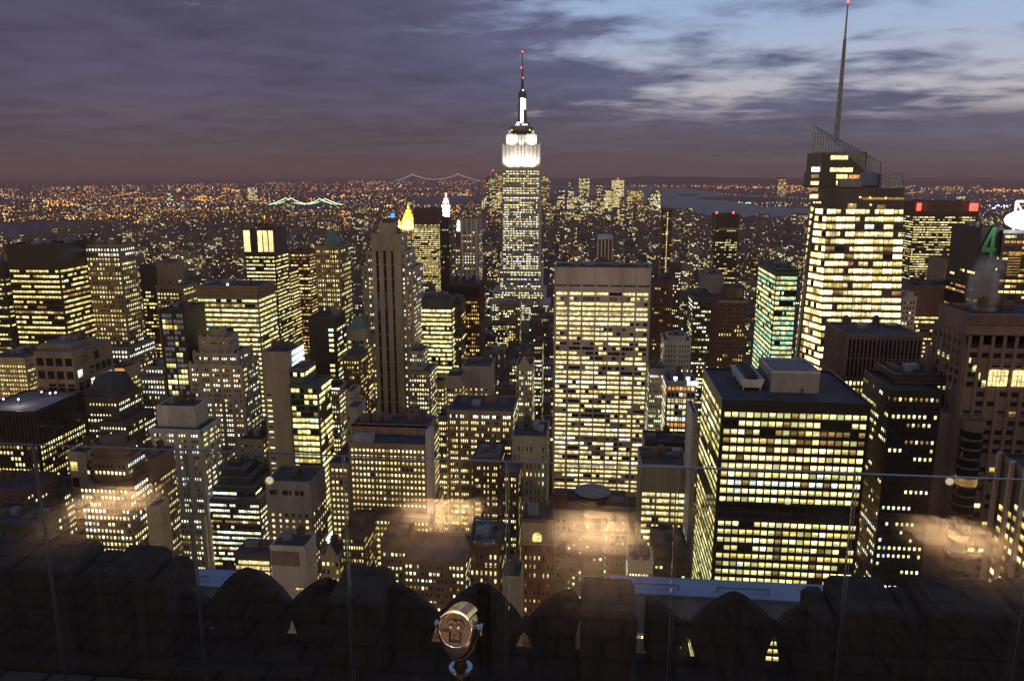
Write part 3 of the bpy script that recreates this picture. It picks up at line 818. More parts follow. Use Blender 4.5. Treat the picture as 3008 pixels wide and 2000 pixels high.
def extras(s, root, bx, big, cands):
    o = s['o']
    x0, x1, y0, y1, z = bx[0]
    hi = max(bx, key=lambda b: b[4])
    hx0, hx1, hy0, hy1, hz = hi
    w = x1-x0
    area = (hx1-hx0)*(hy1-hy0)
    if 'kit' not in o and not any(k in o for k in ('pyramid', 'octo', 'penthouse', 'drumtop', 'whitecap', 'rooflamps', 'skylight', 'drum', 'fins')) and area > 150:
        o['kit'] = min(7, 1+int(area/170))
    if o.get('kit'):
        r2 = random.Random(len(s['label'])*7+int(hz))
        for k in range(o['kit']):
            t = (k+.5)/o['kit']
            bw, bd, bh = r2.uniform(3, max(3.2, min(9, w/o['kit']*.8))), r2.uniform(3, max(3.1, min(8, (hy1-hy0)*.4))), r2.uniform(1.6, 4)
            xx = hx0+2.5+(hx1-hx0-5)*t
            yy = hy0+(hy1-hy0)*r2.uniform(.35, .75)
            if r2.random() < .3 and s['wall'] not in ('black', 'grey', 'steel_grey') and hy0 < 800:
                watertank(root, xx, yy, hz-1.1)
            else:
                kitbox(root, xx, yy, hz-1.1, bw, bd, bh, r2.choice(['machine', 'roof_light', 'steel_grey', 'brown']))
    if o.get('pyramid'):
        fr, h, m = o['pyramid'][:3]
        b = MB()
        k = 1.0+(hx1-hx0)*(o['pyramid'][3] if len(o['pyramid']) > 3 else 0)
        ex = (hx1-hx0)*fr
        b.frustum(hx0+k, hx1-k, hy0+k, hy1-k, hz-.5, hx0+ex+2, hx1-ex-2, hy0+(hy1-hy0)*fr+2, hy1-(hy1-hy0)*fr-2, hz+h)
        b.build('hip_roof', m, root)
        if o.get('dormers'):
            for q in range(o['dormers']):
                t = hx0+(hx1-hx0)*(.18+.14*q)
                d = MB()
                d.box(t-.9, t+.9, hy0+.9, hy0+4, hz+.8, hz+3.0)
                dm = d.build('dormer', 'roof', root)
                d = MB()
                d.box(t-.7, t+.7, hy0+.8, hy0+.895, hz+1.1, hz+2.7)
                d.build('window', 'lit_white', dm)
    if o.get('cren'):
        def merlon(*e):
            m = MB(); m.box(*e); m.build('merlon', s['wall'], root)
        for b in ([bx[1]] if o['cren'] == 2 else bx):
            n = max(5, int((b[1]-b[0])/2.6))
            for q in range(n):
                t = b[0]+(b[1]-b[0])*(q+.5)/n
                if o['cren'] == 2: merlon(t-.35, t+.35, b[2]-.5, b[2]-.26, b[4]-14, b[4]-.6)
                elif q % 2 == 0: merlon(t-.75, t+.75, b[2]-.25, b[2]+.6, b[4]-2.5, b[4]+1.6)
            n2 = max(3, int((b[3]-b[2])/2.6))
            for q in range(n2):
                t = b[2]+(b[3]-b[2])*(q+.5)/n2
                if q % 2 == 0 and o['cren'] != 2: merlon(b[1]-.6, b[1]+.25, t-.75, t+.75, b[4]-2.5, b[4]+1.6)
    if o.get('bandtop'):
        m = MB()
        for k in range(3):
            m.box(x0-.5, x1+.5, y0-.5, y0-.1, z-2.9*k-2.6, z-2.9*k-.6)
            m.box(x1+.1, x1+.5, y0-.5, y1+.5, z-2.9*k-2.6, z-2.9*k-.6)
        m.build('bronze_band', 'bronze', root)
        m = MB()
        m.lathe((x0+w*.42, y0+10, z-1), [(.8, 0), (.8, 1.2), (.1, 1.6)], 10)
        m.build('roof_light', 'lamp_white', root)
    if o.get('corner_dark'):
        m = MB()
        q = bx[0]
        m.box(q[0]-.5, q[1]+.5, q[2]-.5, q[2]-.003, q[4]-2.4, q[4]-.4)
        m.box(q[1]+.003, q[1]+.5, q[2]-.5, q[3], q[4]-2.4, q[4]-.4)
        q = bx[1]
        m.box(q[0]-.6, q[1]+.6, q[2]-.6, q[2]-.003, q[4]-3.2, q[4]-.4)
        m.box(q[1]+.003, q[1]+.6, q[2]-.6, q[3], q[4]-3.2, q[4]-.4)
        m.build('cornice', s['wall'], root)
    if o.get('sign') == 'cool_side':
        for k in range(3):
            m = MB()
            m.box(x1+.01, x1+1.2, y0+6, y1-.5, z-3.4-4.2*k, z-.8-4.2*k)
            m.build('light_panel', 'lit_cool', root)
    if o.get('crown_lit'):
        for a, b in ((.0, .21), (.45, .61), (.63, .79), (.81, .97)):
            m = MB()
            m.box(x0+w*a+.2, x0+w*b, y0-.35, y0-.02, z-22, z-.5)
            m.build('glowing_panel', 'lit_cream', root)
        m = MB()
        for a in (.22, .44, .62, .80, .98):
            m.box(x0+w*a, x0+w*a+.9, y0-.9, y0-.36, z-24, z+1)
        m.build('fin', 'bronze', root)
    if o.get('strips'):
        q = bx[1]
        c0, c1 = at_y(1087, 720, q[2]).x, at_y(1168, 720, q[2]).x
        f = MB()
        for k in range(3):
            t = c0+(c1-c0)*(.25+.27*k)
            s_ = MB()
            s_.box(t-1.1, t+1.1, q[2]-.16, q[2]+.3, 5, q[4]-13)
            s_.build('window_strip', 'window_dark', root)
            f.box(t-1.55, t-1.15, q[2]-.5, q[2]-.003, 5, q[4]-12)
            f.box(t+1.15, t+1.55, q[2]-.5, q[2]-.003, 5, q[4]-12)
            f.lathe((t, q[2]+.2, q[4]-13), [(1.9, 0), (1.6, 2.5), (.1, 6)], 8)
        f.build('pilaster', s['wall'], root)
        kitbox(root, (x0+x1)/2, y0+5, z-1.1, w*.7, 5, 4, 'steel_grey')
    if o.get('stripes'):
        for k in range(4):
            t = x0+w*(.1+.26*k)
            m = MB()
            m.box(t-1.0, t+1.0, y0-.7, y0-.1, 0, z-.2)
            m.build('pier', 'white_stone', root)
    if o.get('cornice_lit'):
        m = MB()
        m.box(x0-.9, x1+.9, y0-.9, y0-.1, z-2.2, z-1.0)
        m.build('cornice', s['wall'], root)
        m = MB()
        m.box(x0-.5, x1+.4, y0-.75, y0-.2, z-.95, z-.3)
        m.build('cornice_light', 'lit_hot', root)
    if o.get('gable'):
        m = MB()
        c = (hx0+hx1)/2
        g = (hx1-hx0)*.32
        m.loft([[(c-g, hy0-.4, hz-.2), (c+g, hy0-.4, hz-.2), (c+g*.55, hy0-.4, hz+3), (c, hy0-.4, hz+6.5), (c-g*.55, hy0-.4, hz+3)],
                [(c-g, hy0+1, hz-.2), (c+g, hy0+1, hz-.2), (c+g*.55, hy0+1, hz+3), (c, hy0+1, hz+6.5), (c-g*.55, hy0+1, hz+3)]])
        m.build('gable', s['wall'], root)
    if o.get('rooflamps'):
        for u, v in ((10, 1173), (54, 1174), (122, 1152), (147, 1156), (163, 1154)):
            p = at_z(u, v, hz+2.5)
            m = MB()
            m.box(p.x-.1, p.x+.1, p.y-.1, p.y+.1, hz-1.1, hz+2.2)
            lp = m.build('lamp_post', 'machine', root)
            m = MB()
            m.lathe((p.x, p.y, hz+2.2), [(.3, 0), (.6, .5), (.5, 1), (.1, 1.2)], 8)
            m.build('lamp_head', 'lamp_violet', lp)
        lamp('roof_lamp', 'POINT', ((hx0+hx1)/2, hy0+12, hz+5), 2500, (1, .85, .75), root)
    if o.get('slots'):
        for k in range(3):
            t = x0+w*(.08+.28*k)
            m = MB()
            m.box(t, t+w*.2, y0-.1, y0+.2, z-9, z-6)
            m.build('louvre', 'window_dark', root)
    if o.get('tile'):
        m = MB()
        n = 12
        for k in range(1, n):
            m.box(x0+w*k/n-.05, x0+w*k/n+.05, y0-.06, y0-.003, 0, z-.5)
        for k in range(24):
            m.box(x0, x1, y0-.055, y0-.002, z-1.5-k*1.6-.05, z-1.5-k*1.6+.05)
        m.build('tile_joint', 'machine', root)
        m = MB()
        m.box(x0+w*.02, x0+w*.83, y0-.12, y0+.1, z-11, z-3)
        m.build('panel', 'granite_red', root)
    if o.get('skylight'):
        for a in ((x0+1, x0+2.4, y0+6, y1-3), (x0+3, x1-2, y0+3, y0+4.4)):
            m = MB()
            m.box(*a, z-.6, z+.5)
            m.build('skylight', 'lit_white', root)
    if o.get('plant'):
        q = bx[0]
        m = MB()
        for k in range(1, 6):
            m.box(q[0]+(q[1]-q[0])*k/6-.2, q[0]+(q[1]-q[0])*k/6+.2, q[2]-.3, q[2]-.003, q[4]-9, q[4]-.3)
        m.box(q[0]-.3, q[1]+.3, q[2]-.4, q[2]-.003, q[4]-1.6, q[4]-.2)
        m.box(q[0]-.3, q[1]+.3, q[2]-.35, q[2]-.003, q[4]-10.5, q[4]-9.3)
        m.build('plant_screen', 'granite_red', root)
        q = bx[1]
        m = MB()
        m.box(q[0]+2, q[0]+13, q[2]+1, q[2]+8, q[4]-1, q[4]+3.4)
        m.build('plant_box', 'concrete', root)
        m = MB()
        m.box(q[1]-.05, q[1]+3.0, q[2]-.5, q[2]+9, 0, q[4]+8)
        m.build('pilaster', 'white_stone', root)
    if o.get('arch'):
        m = MB()
        m.box(x0-.3, x1+.3, y0-.3, y0-.003, z-13, z-.2)
        m.box(x0-.6, x1+.6, y0-.6, y0-.302, z-14, z-13)
        m.build('stone_front', 'yellow_stone', root)
        c = x0+w*.5
        m = MB()
        pts = [(c-2.3, z-12), (c+2.3, z-12)]+[(c+2.3*math.cos(t), z-9.5+2.6*math.sin(t)) for t in np.linspace(0, math.pi, 9)]
        m.loft([[(x, y0-.45, zz) for x, zz in pts], [(x, y0-.31, zz) for x, zz in pts]])
        m.build('arched_window', 'lit_yellow', root)
    if o.get('bay'):
        c = x0+w*.46
        rr = w*.27
        m = MB()
        arc = lambda r, zz: [(c+r*math.sin(t), y0+2-r*.45*math.cos(t), zz) for t in np.linspace(-1.45, 1.45, 15)]+[(c+r, y0+3.5, zz), (c-r, y0+3.5, zz)]
        m.loft([arc(rr, 0), arc(rr, z-3)])
        m.build('bay', s['wall'], root)
        for k in range(16):
            zz = z-6-3.8*k
            if zz < 4: break
            m = MB()
            m.loft([arc(rr+.35, zz), arc(rr+.35, zz+.45)])
            m.build('balcony', 'white_stone', root)
            for t in np.linspace(-1.1, 1.1, 7):
                if rnd.random() < .3:
                    px, py = c+(rr+.02)*math.sin(t), y0+2-(rr+.02)*.45*math.cos(t)
                    cands.append((Vector((px, py-.1, zz+2.1)), 1.2, 1.8, 'f', pick('dim')))
    if o.get('drum'):
        p = at_z(1740, 1482, z+.5)
        rr = 50*math.hypot(p.y, CZ-z)/FPX
        m = MB()
        m.lathe((p.x, p.y+rr*.7, z-1), [(rr*.8, 0), (rr*.8, 1.5), (rr, 1.6), (rr, 6.8), (rr*.93, 6.8), (rr*.93, 6.0)], 28)
        d = m.build('drum', 'black', root)
        for h in (2.3, 4.4, 6.6):
            m = MB()
            m.lathe((p.x, p.y+rr*.7, z-1+h), [(rr*1.01, 0), (rr*1.04, .0), (rr*1.04, .28), (rr*1.01, .28)], 28)
            m.build('hoop', 'machine', d)
        kitbox(root, x0+w*.82, y0+8, z-1, 10, 8, 5, 'steel_grey')
        kitbox(root, x0+w*.08, y0+9, z-1, 7, 8, 8, 'roof_red')
    if o.get('ribs'):
        # seven bays: white mullions and floor edges standing proud of the glass
        m = MB()
        for k in range(8):
            t = x0+w*k/7
            m.box(t-.35 if k else t, t+.35 if k < 7 else t, y0-.75, y0-.003, 0, z-.3)
        m.build('mullion', 'pale_tile', root)
        m = MB()
        W = s['win']
        for r in range(44):
            zz = z-W['cap']-3.92*r
            if zz < 5: break
            m.box(x0, x1, y0-.5, y0-.003, zz-.72, zz+.72)
        m.build('floor_edge', 'pale_tile', root)
        for k in range(7):
            m = MB()
            m.box(x0+w*k/7+.8, x0+w*(k+1)/7-.8, y0-.1, y0+.2, z-14.7, z-13.5)
            m.build('vent_slot', 'black', root)
    if o.get('whitecap'):
        m = MB()
        m.box(x0-.5, x1+.5, y0-.6, y1+.5, z-.2, z+2.2)
        m.build('cap', 'white_stone', root)
        for k in range(5):
            t = x0+w*k/4
            m = MB()
            m.box(t-.7, t+.7, y0-.6, y0-.003, z-24, z-.21)
            m.build('column', 'white_stone', root)
    if o.get('seam'):
        m = MB()
        for k in range(44):
            m.box(x0+w*.48, x0+w*.56, y0-.3, y0-.05, 20+k*4, 22.2+k*4)
        m.build('light_seam', 'lit_cream', root)
    if o.get('beacons'):
        m = MB()
        m.box(x0+w*.15, x1+.4, y0-.6, y0-.01, z-27, z-23)
        m.build('ledge', 'concrete', root)
        for t in (.03, .75):
            m = MB()
            m.lathe((x0+w*t, y0+2, z-1), [(.5, 0), (.5, 2), (1.8, 2), (1.8, 4.5), (.2, 5)], 8)
            m.build('beacon', 'lamp_red', root)
    if o.get('drumtop'):
        m = MB()
        q = bx[1]
        m.box(q[0]-.8, q[1]+.8, q[2]-.9, q[2]-.57, q[4]-2, q[4])
        m.build('cornice', 'tan', root)
    if o.get('roofflood'):
        for t in (.3, .72):
            m = MB()
            m.lathe((x0+w*t, y0+1, z+1), [(.3, -2), (.3, 0), (1.3, .1), (1.3, 1.6), (.2, 1.8)], 8)
            m.build('floodlight', 'lamp_white', root)
        m = MB()
        m.box(x1-6, x1+1, y0-.4, y0-.1, z-2.6, z+.4)
        m.build('bright_panel', 'lit_cool', root)
    if o.get('ribtop'):
        cap = s['win']['cap']
        m = MB()
        n = 26
        for k in range(n):
            t = x0+w*(k+.5)/n
            m.box(t-w/n*.28, t+w/n*.28, y0-.5, y0-.003, z-cap+1, z-.4)
        m.box(x0, x1, y0-.6, y0-.003, z-cap-.6, z-cap+.9)
        m.build('rib', s['wall'], root)
    if o.get('penthouse'):
        rz = z-1.1
        a, b = at_z(2264, 1152, rz), at_z(2402, 1153, rz)
        h = at_y(2267, 1091, a.y).z-rz
        m = MB()
        m.box(a.x, b.x, a.y, a.y+28, rz, rz+h)
        ph = m.build('penthouse', 'concrete', root)
        m = MB()
        m.box(a.x+.5, b.x-.5, a.y+.5, a.y+23.5, rz+h+.003, rz+h+.15)
        m.build('penthouse_roof', 'roof_light', ph)
        m = MB()
        for e in ((a.x-.15, b.x+.15, a.y-.15, a.y+.45), (a.x-.15, a.x+.45, a.y+.46, a.y+24), (b.x-.45, b.x+.15, a.y+.46, a.y+24)):
            m.box(*e, rz+h-.6, rz+h+.35)
        m.build('coping', 'white_stone', ph)
        m = MB()
        m.box(a.x+(b.x-a.x)*.62, a.x+(b.x-a.x)*.68, a.y-.1, a.y+.1, rz, rz+2.2)
        m.build('door', 'dark_brick', ph)
        m = MB()
        m.box(b.x-5.2, b.x-.8, a.y+.9, a.y+3.6, rz+h+.16, rz+h+.3)
        m.build('roof_hatch', 'black', ph)
        a, b = at_z(2176, 1147, rz), at_z(2240, 1147, rz)
        h0 = 1.6
        h1 = at_y(2172, 1113, a.y).z-rz
        m = MB()
        dy = 27
        m.loft([[(a.x+.8, a.y, rz+h0), (b.x-.8, a.y, rz+h0), (b.x-.8, a.y+dy, rz+h0), (a.x+.8, a.y+dy, rz+h0)], [(a.x-.3, a.y-.2, rz+h1), (b.x+.4, a.y-.2, rz+h1), (b.x+.4, a.y+dy, rz+h1), (a.x-.3, a.y+dy, rz+h1)]])
        for k in range(4):
            m.box(a.x+1, a.x+1.4, a.y+.5+k*8, a.y+.9+k*8, rz, rz+h0)
            m.box(b.x-1.4, b.x-1, a.y+.5+k*8, a.y+.9+k*8, rz, rz+h0)
        ct = m.build('cooling_tower', 'white_stone', root)
        for k in range(6):
            m = MB()
            c = ((a.x+b.x)/2, a.y+2.6+k*4.3, rz+h1+.003)
            m.lathe(c, [(3.0, 0), (3.15, 1.3), (2.7, 1.3), (2.5, .5), (.1, .5)], 18)
            m.build('fan', 'black', ct)
        m = MB()
        for e in ((x0-.3, x1+.3, y0-.3, y0-.003, z-.9, z+.25), (x0-.3, x0-.003, y0, y1, z-.9, z+.25)):
            m.box(*e)
        m.build('coping', 'black', root)
        m = MB()
        for k in range(int((z-5)/3.92)):
            m.box(x0, x1, y0-.3, y0-.12, z-4.5-3.92*k-.62, z-4.5-3.92*k+.62)
        m.build('spandrel', 'black', root)
    if o.get('nobox'):
        for q in bx[:1]:
            m = MB()
            for k in range(1, 5):
                m.box(q[0]-.2, q[1]+.2, q[2]-.2, q[2]-.003, q[4]-2*k-.15, q[4]-2*k+.15)
            m.build('louvre', 'steel_grey', root)
    if o.get('rim'):
        m = MB()
        m.box(x0-.3, x1+.3, y0-.4, y0-.003, z-2.5, z+.6)
        m.box(x0-.4, x0-.003, y0, y1, z-2.5, z+.6)
        m.build('rim', o['rim'], root)
    if o.get('redsigns'):
        m = MB()
        m.box(x0-.6, x1+.6, y0-.8, y0-.01, z-15, z+.5)
        m.box(x0-.8, x0-.01, y0, y1, z-15, z+.5)
        m.build('cap_band', 'dark_brick', root)
        for a, b in ((2693, 2706), (2848, 2873)):
            p, q = at_y(a, 600, y0).x, at_y(b, 600, y0).x
            m = MB()
            m.box(p, q, y0-1.6, y0-.82, z-13.5, z-1.5)
            m.build('sign', 'sign_red', root)
            lamp('sign_glow', 'POINT', ((p+q)/2, y0-9, z-7), 4000, (1, .05, .05), root, size=3)
    if o.get('granite'):
        q = bx[0]
        m = MB()
        for k in range(4):
            m.box(q[0]-.9, q[1], q[2]-1.2, q[2]-.003, q[4]-.9-1.1*k, q[4]-.3-1.1*k)
        m.box(q[0]-1.4, q[1], q[2]-2.6, q[2]-1.21, q[4]-9.0, q[4]-4.8)
        m.build('crown_band', 'granite_red', root)
        m = MB()
        m.box(q[0]-.4, q[1], q[2]-2.0, q[2]-.003, q[4]-13.4, q[4]-9.01)
        m.build('soffit', 'black_brown', root)
        # two big lit windows
        for a, b in ((2905, 2960), (2975, 3040)):
            p, r = at_y(a, 1110, 349), at_y(b, 1110, 349)
            z0, z1 = at_y(2930, 1134, 349).z, at_y(2930, 1088, 349).z
            m = MB()
            m.box(p.x, r.x, 349.0, 349.9, z0, z1)
            bw = m.build('large_window', 'lit_cream', root)
            m = MB()
            for k in range(1, 5):
                t = p.x+(r.x-p.x)*k/5
                m.box(t-.1, t+.1, 348.85, 348.99, z0, z1)
            for k in range(1, 3):
                m.box(p.x, r.x, 348.86, 348.98, z0+(z1-z0)*k/3-.1, z0+(z1-z0)*k/3+.1)
            m.build('glazing_bar', 'granite_red', bw)
        # rounded corner bay and the lower wing on the left
        p = at_y(2868, 1258, 344)
        m = MB()
        m.lathe((p.x, p.y+3, 0), [(4.4, 0), (4.4, p.z), (4.8, p.z), (4.8, p.z+3.4), (4.2, p.z+3.4), (4.2, p.z+2.4)], 24)
        by = m.build('bay', 'granite_red', root)
        for k in range(18):
            m = MB()
            m.lathe((p.x, p.y+3, p.z-5-4.4*k), [(4.42, 0), (4.47, 0), (4.47, 3.5), (4.42, 3.5)], 24)
            m.build('window', 'lit_dim' if k in (5, 11) else 'window_dark', by)
        c, d = at_y(2792, 1052, 372), at_y(2852, 1052, 372)
        m = MB()
        m.box(c.x, d.x+6, 372, 400, 0, c.z)
        c2 = at_y(2748, 1145, 366)
        m.box(c2.x, d.x+4, 362, 371.9, 0, c2.z)
        c3 = at_y(2762, 1215, 352)
        m.box(c3.x, d.x+1, 352.2, 361.8, 0, c3.z)
        m.build('wing', 'granite_red', root)
        m = MB()
        for k in range(7):
            yy = 352.6+k*7
            xx = (c3.x if yy < 361 else c2.x if yy < 371 else c.x)
            m.box(xx-.7, xx-.01, yy, yy+.9, 0, (c3.z if yy < 361 else c2.z if yy < 371 else c.z)+1.5)
        m.build('fin', 'tan', root)
        for k in range(18):
            for j in range(14):
                yy = 353.9+j*3.4
                zz = c3.z-6-4.4*k
                xx = (c3.x if yy < 361 else c2.x if yy < 371 else c.x)
                if rnd.random() < (.75 if k in (3, 9, 14, 17) else .2):
                    cands.append((Vector((xx, yy, zz)), 2.0, 2.2, 'l', pick('yel')))
        for j in range(4):
            cands.append((Vector((at_y(2835+3*(j % 2), 1050, 349.5).x+2+j*2.3, 350, at_y(2850, 1060+j*22, 350).z)), 1.7, 3.2, 'f', 'lit_lime'))
    if o.get('numeral'):
        p = at_y(2905, 713, y0)
        sc = 1/FPX*math.hypot(p.y, p.x)
        m = MB()
        # numeral 4: stroke polygons in photo-scaled metres
        H, Wd = 76*sc*1.02, 33*sc
        zb_ = p.z-H/2
        yy = y0-.9
        def slab(pts):
            m.loft([[(p.x+a, yy-.5, zb_+b) for a, b in pts], [(p.x+a, yy, zb_+b) for a, b in pts]])
        slab([(Wd*.08, 0), (Wd*.34, 0), (Wd*.34, H), (Wd*.08, H)])
        slab([(-Wd*.52, H*.20), (-Wd*.52, H*.36), (Wd*.075, H), (Wd*.075, H*.74), (-Wd*.24, H*.36), (-Wd*.24, H*.20)])
        slab([(-Wd*.235, H*.20), (Wd*.075, H*.20), (Wd*.075, H*.34), (-Wd*.235, H*.34)])
        slab([(Wd*.345, H*.20), (Wd*.52, H*.20), (Wd*.52, H*.34), (Wd*.345, H*.34)])
        m.build('numeral', 'numeral_green', root)
        q = bx[1]
        m = MB()
        m.box(q[0]-.5, q[1]+.5, q[2]-.7, q[2]-.01, q[4]-2.2, q[4]+.4)
        m.build('cornice', 'machine', root)
        for k in range(9):
            m = MB()
            m.box(q[0]+6, q[0]+15, q[2]-.35, q[2]-.05, q[4]-17-k*2.2, q[4]-16.2-k*2.2)
            m.build('light_bar', 'lit_dim', root)
        a, b = at_y(2938, 645, q[2]+2), at_y(3100, 645, q[2]+2)
        m = MB()
        n = 14
        pts = [((a.x+b.x)/2+(b.x-a.x)/2*math.cos(t)*(1 if math.cos(t) > 0 else .82), q[4]+.5+7.5+7.5*math.sin(t)) for t in np.linspace(0, 2*math.pi, n, endpoint=False)]
        m.loft([[(x, q[2]+2, zz) for x, zz in pts], [(x, q[2]+4, zz) for x, zz in pts]])
        m.build('bright_sign', 'sign_white', root)
        lamp('sign_glow', 'POINT', (a.x+10, q[2]-10, q[4]+10), 30000, (1, .95, .95), root, size=4)
        m = MB()
        c = at_y(2990, 640, q[2]+6)
        t0, t1 = at_y(2986, 592, q[2]+6), at_y(3040, 592, q[2]+6)
        m.tube([(c.x-2, c.y, q[4]), t0], .9)
        m.tube([t0, t1], .9)
        m.tube([t0, (t1.x, t1.y, q[4]+2)], .8)
        m.tube([t1, (t1.x, t1.y, q[4])], .9)
        m.build('sign_frame', 'white_lit_frame', root)
    if o.get('fins'):
        q = bx[0]
        m = MB()
        m.box(q[0]-.3, q[0]-.003, q[2], q[3], q[4]-2, q[4]+.2)
        m.build('coping', 'steel_grey', root)
        for k in range(8):
            yy = q[3]-.9-8.2*k
            m = MB()
            m.box(q[0]-1.3, q[0]-.01, yy-.7, yy+.7, 0, q[4]+.6)
            m.build('fin', 'pink_stone', root)
    if o.get('flood'):
        lamp('floodlight', 'SPOT', ((x0+x1)/2, y0-9, z-22), 90000, (1, .50, .12), root, aim=((x0+x1)/2, y0, z-2), size=1.0, spot=R(80))
    if o.get('octo'):
        m = MB()
        q = bx[2]
        for k in range(8):
            t = q[0]+(q[1]-q[0])*(k+.5)/8
        q = bx[0]
        m.lathe(((q[0]+q[1])/2, (q[2]+q[3])/2, q[4]-1), [((q[1]-q[0])*.33, 0), ((q[1]-q[0])*.33, 2.6), ((q[1]-q[0])*.30, 2.8), (.2, 3.4)], 16)
        m.build('lantern', 'brown', root)

wallmat('pink_stone', (.45, .32, .30))
wallmat('numeral_green', (.035, .19, .07), .5)
litmat('white_lit_frame', (1, .97, 1), 1.6, flat=True)
for s in SPECS:
    build_spec(s)
wallmat('spire_metal', (.34, .36, .40), .5)

# ------------------------------------------------------------------ landmarks
wallmat('esb_stone', (.50, .46, .42), .8, .15)
litmat('lit_hall', (1, .80, .40), 2.6, .8)
wallmat('blue_panel', (.12, .19, .36), .5)
def f_thin(N):
    g = N.n('ShaderNodeBsdfGlossy', Color=(.8, .85, .95, 1), Roughness=.08)
    t = N.n('ShaderNodeBsdfTransparent', Color=(.64, .71, .84, 1))
    out(N, N.n('ShaderNodeMixShader', Fac=.07, **{}).outputs[0])
    mx = [n for n in N.t.nodes if n.type == 'MIX_SHADER'][0]
    N.link(t.outputs[0], mx.inputs[1]); N.link(g.outputs[0], mx.inputs[2])
mat('thin_glass', f_thin)
def rectbox(m, uL, uR, vT, Y, D, zb, k=0):
    a, b, c = at_y(uL, vT, Y), at_y(uR, vT, Y), at_y((uL+uR)/2, vT, Y)
    m.box(a.x, b.x, Y, Y+D, zb, c.z, k)
    return a.x, b.x, c.z
# --- tall floodlit tower with mast
root = thing('skyscraper', 'tallest floodlit skyscraper, white glowing top and slim antenna mast', 'skyscraper', (at_y(1530, 700, ESB_Y).x, ESB_Y+20, 0))
Y0 = ESB_Y
m = MB()
zl = at_y(1530, 495, Y0).z
x0, x1, _ = rectbox(m, 1474, 1587, 495, Y0, 44, 0)                      # main shaft, lower
xa, xb, _ = rectbox(m, 1466, 1592, 792, Y0-5, 52, 0)
rectbox(m, 1448, 1600, 852, Y0-9, 56, 0)
rectbox(m, 1440, 1614, 890, Y0-13, 60, 0)
rectbox(m, 1476.5, 1585, 425, Y0+4, 38, zl+.01)                         # floodlit part
zt = at_y(1530, 425, Y0+4).z
cxa, cxb = at_y(1514, 425, Y0).x, at_y(1546, 425, Y0).x
u_, w_, zu = rectbox(m, 1487, 1577, 396, Y0+9, 30, zt+.01)
m.build('wall', 'esb_stone', root)
cx = (x0+x1)/2
sx = x1-x0
# piers of the floodlit part with dark window strips between
m = MB()
for q in np.linspace(0, 1, 11):
    t = x0+1.2+(sx-2.4)*q
    if .38 < q < .62: continue
    m = MB(); m.box(t-.8, t+.8, Y0+3.3, Y0+3.997, zl+.3, zt+(1.5 if abs(q-.5) > .4 else .4)); m.build('pier', 'esb_stone', root)
for q in np.linspace(.08, .92, 9):
    t = u_+(w_-u_)*q
    if .34 < q < .66: continue
    m = MB(); m.box(t-1.3, t+1.3, Y0+8.2, Y0+8.997, zt+.5, zu+1.2); m.build('pier', 'esb_stone', root)
m = MB()
for q in (.09, .19, .29, .41, .5, .59, .71, .81, .91):
    t = x0+1.2+(sx-2.4)*q
    for r in range(9):
        m.box(t-.75, t+.75, Y0+3.75, Y0+3.95, zl+4+3.75*r, zl+6+3.75*r)
for q in (.41, .5, .59):
    t = x0+1.2+(sx-2.4)*q
    for r in range(4):
        m.box(t-.75, t+.75, Y0+8.8, Y0+8.96, zt+2+3.75*r, zt+4+3.75*r)
o_ = m.build('window', 'window_dark', root); o_['kind'] = 'stuff'
# crown, observatory, mast, antenna
m = MB()
q0, q1, zc_ = rectbox(m, 1500, 1562, 371, Y0+13, 22, zu+.01)
m.build('crown', 'steel_grey', root)
m = MB()
for t in np.linspace(q0+1, q1-1, 12):
    m.box(t-.4, t+.4, Y0+12.4, Y0+12.99, zu+1, zc_-1)
m.build('crown_rib', 'black', root)
cy_ = Y0+24
m = MB()
zd = at_y(1532, 361, Y0+20).z
m.lathe((cx, cy_, zc_), [(11.5, 0), (11.5, zd-zc_-1.4), (12, zd-zc_-1.4), (12, zd-zc_)], 20)
od = m.build('observatory', 'steel_grey', root)
for k, (a, b) in enumerate(((-9.5, -4), (.5, 6.5), (7.5, 9))):
    m = MB()
    m.box(cx+a, cx+b, cy_-12.6, cy_-12.05, zc_+1.2, zc_+3)
    m.build('window', 'lit_white', od)
m = MB()
m.box(cx-8, cx+1.5, cy_-12.5, cy_-12.05, zd-1.2, zd+.4)
m.build('window', 'lit_white', od)
zm = at_y(1532, 289, Y0+20).z
m = MB()
m.lathe((cx, cy_, zd), [(7.4, 0), (6.2, zm-zd)], 12)
m.build('mast', 'steel_grey', root)
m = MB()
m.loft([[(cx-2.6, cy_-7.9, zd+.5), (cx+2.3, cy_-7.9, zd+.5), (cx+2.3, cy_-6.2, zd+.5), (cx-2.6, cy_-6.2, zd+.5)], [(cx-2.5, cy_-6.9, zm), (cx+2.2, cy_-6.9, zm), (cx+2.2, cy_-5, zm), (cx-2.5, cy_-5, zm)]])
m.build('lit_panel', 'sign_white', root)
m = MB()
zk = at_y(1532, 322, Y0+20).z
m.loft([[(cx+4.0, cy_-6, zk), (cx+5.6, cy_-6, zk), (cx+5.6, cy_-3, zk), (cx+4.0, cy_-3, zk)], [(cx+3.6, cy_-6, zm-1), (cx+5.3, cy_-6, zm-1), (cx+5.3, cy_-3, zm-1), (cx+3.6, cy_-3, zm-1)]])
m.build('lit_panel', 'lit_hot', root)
m = MB()
z2 = at_y(1532, 268, Y0+20).z
h = z2-zm
m.lathe((cx, cy_, zm), [(6.2, 0), (7.2, .5), (7.2, h*.25), (6, h*.3), (6, h*.45), (6.6, h*.5), (6.2, h*.8), (3, h), (1.5, h*1.05)], 14)
m.build('dome', 'steel_grey', root)
zz = [at_y(1532, v, Y0+20).z for v in (268, 230, 204, 200, 152)]
m = MB()
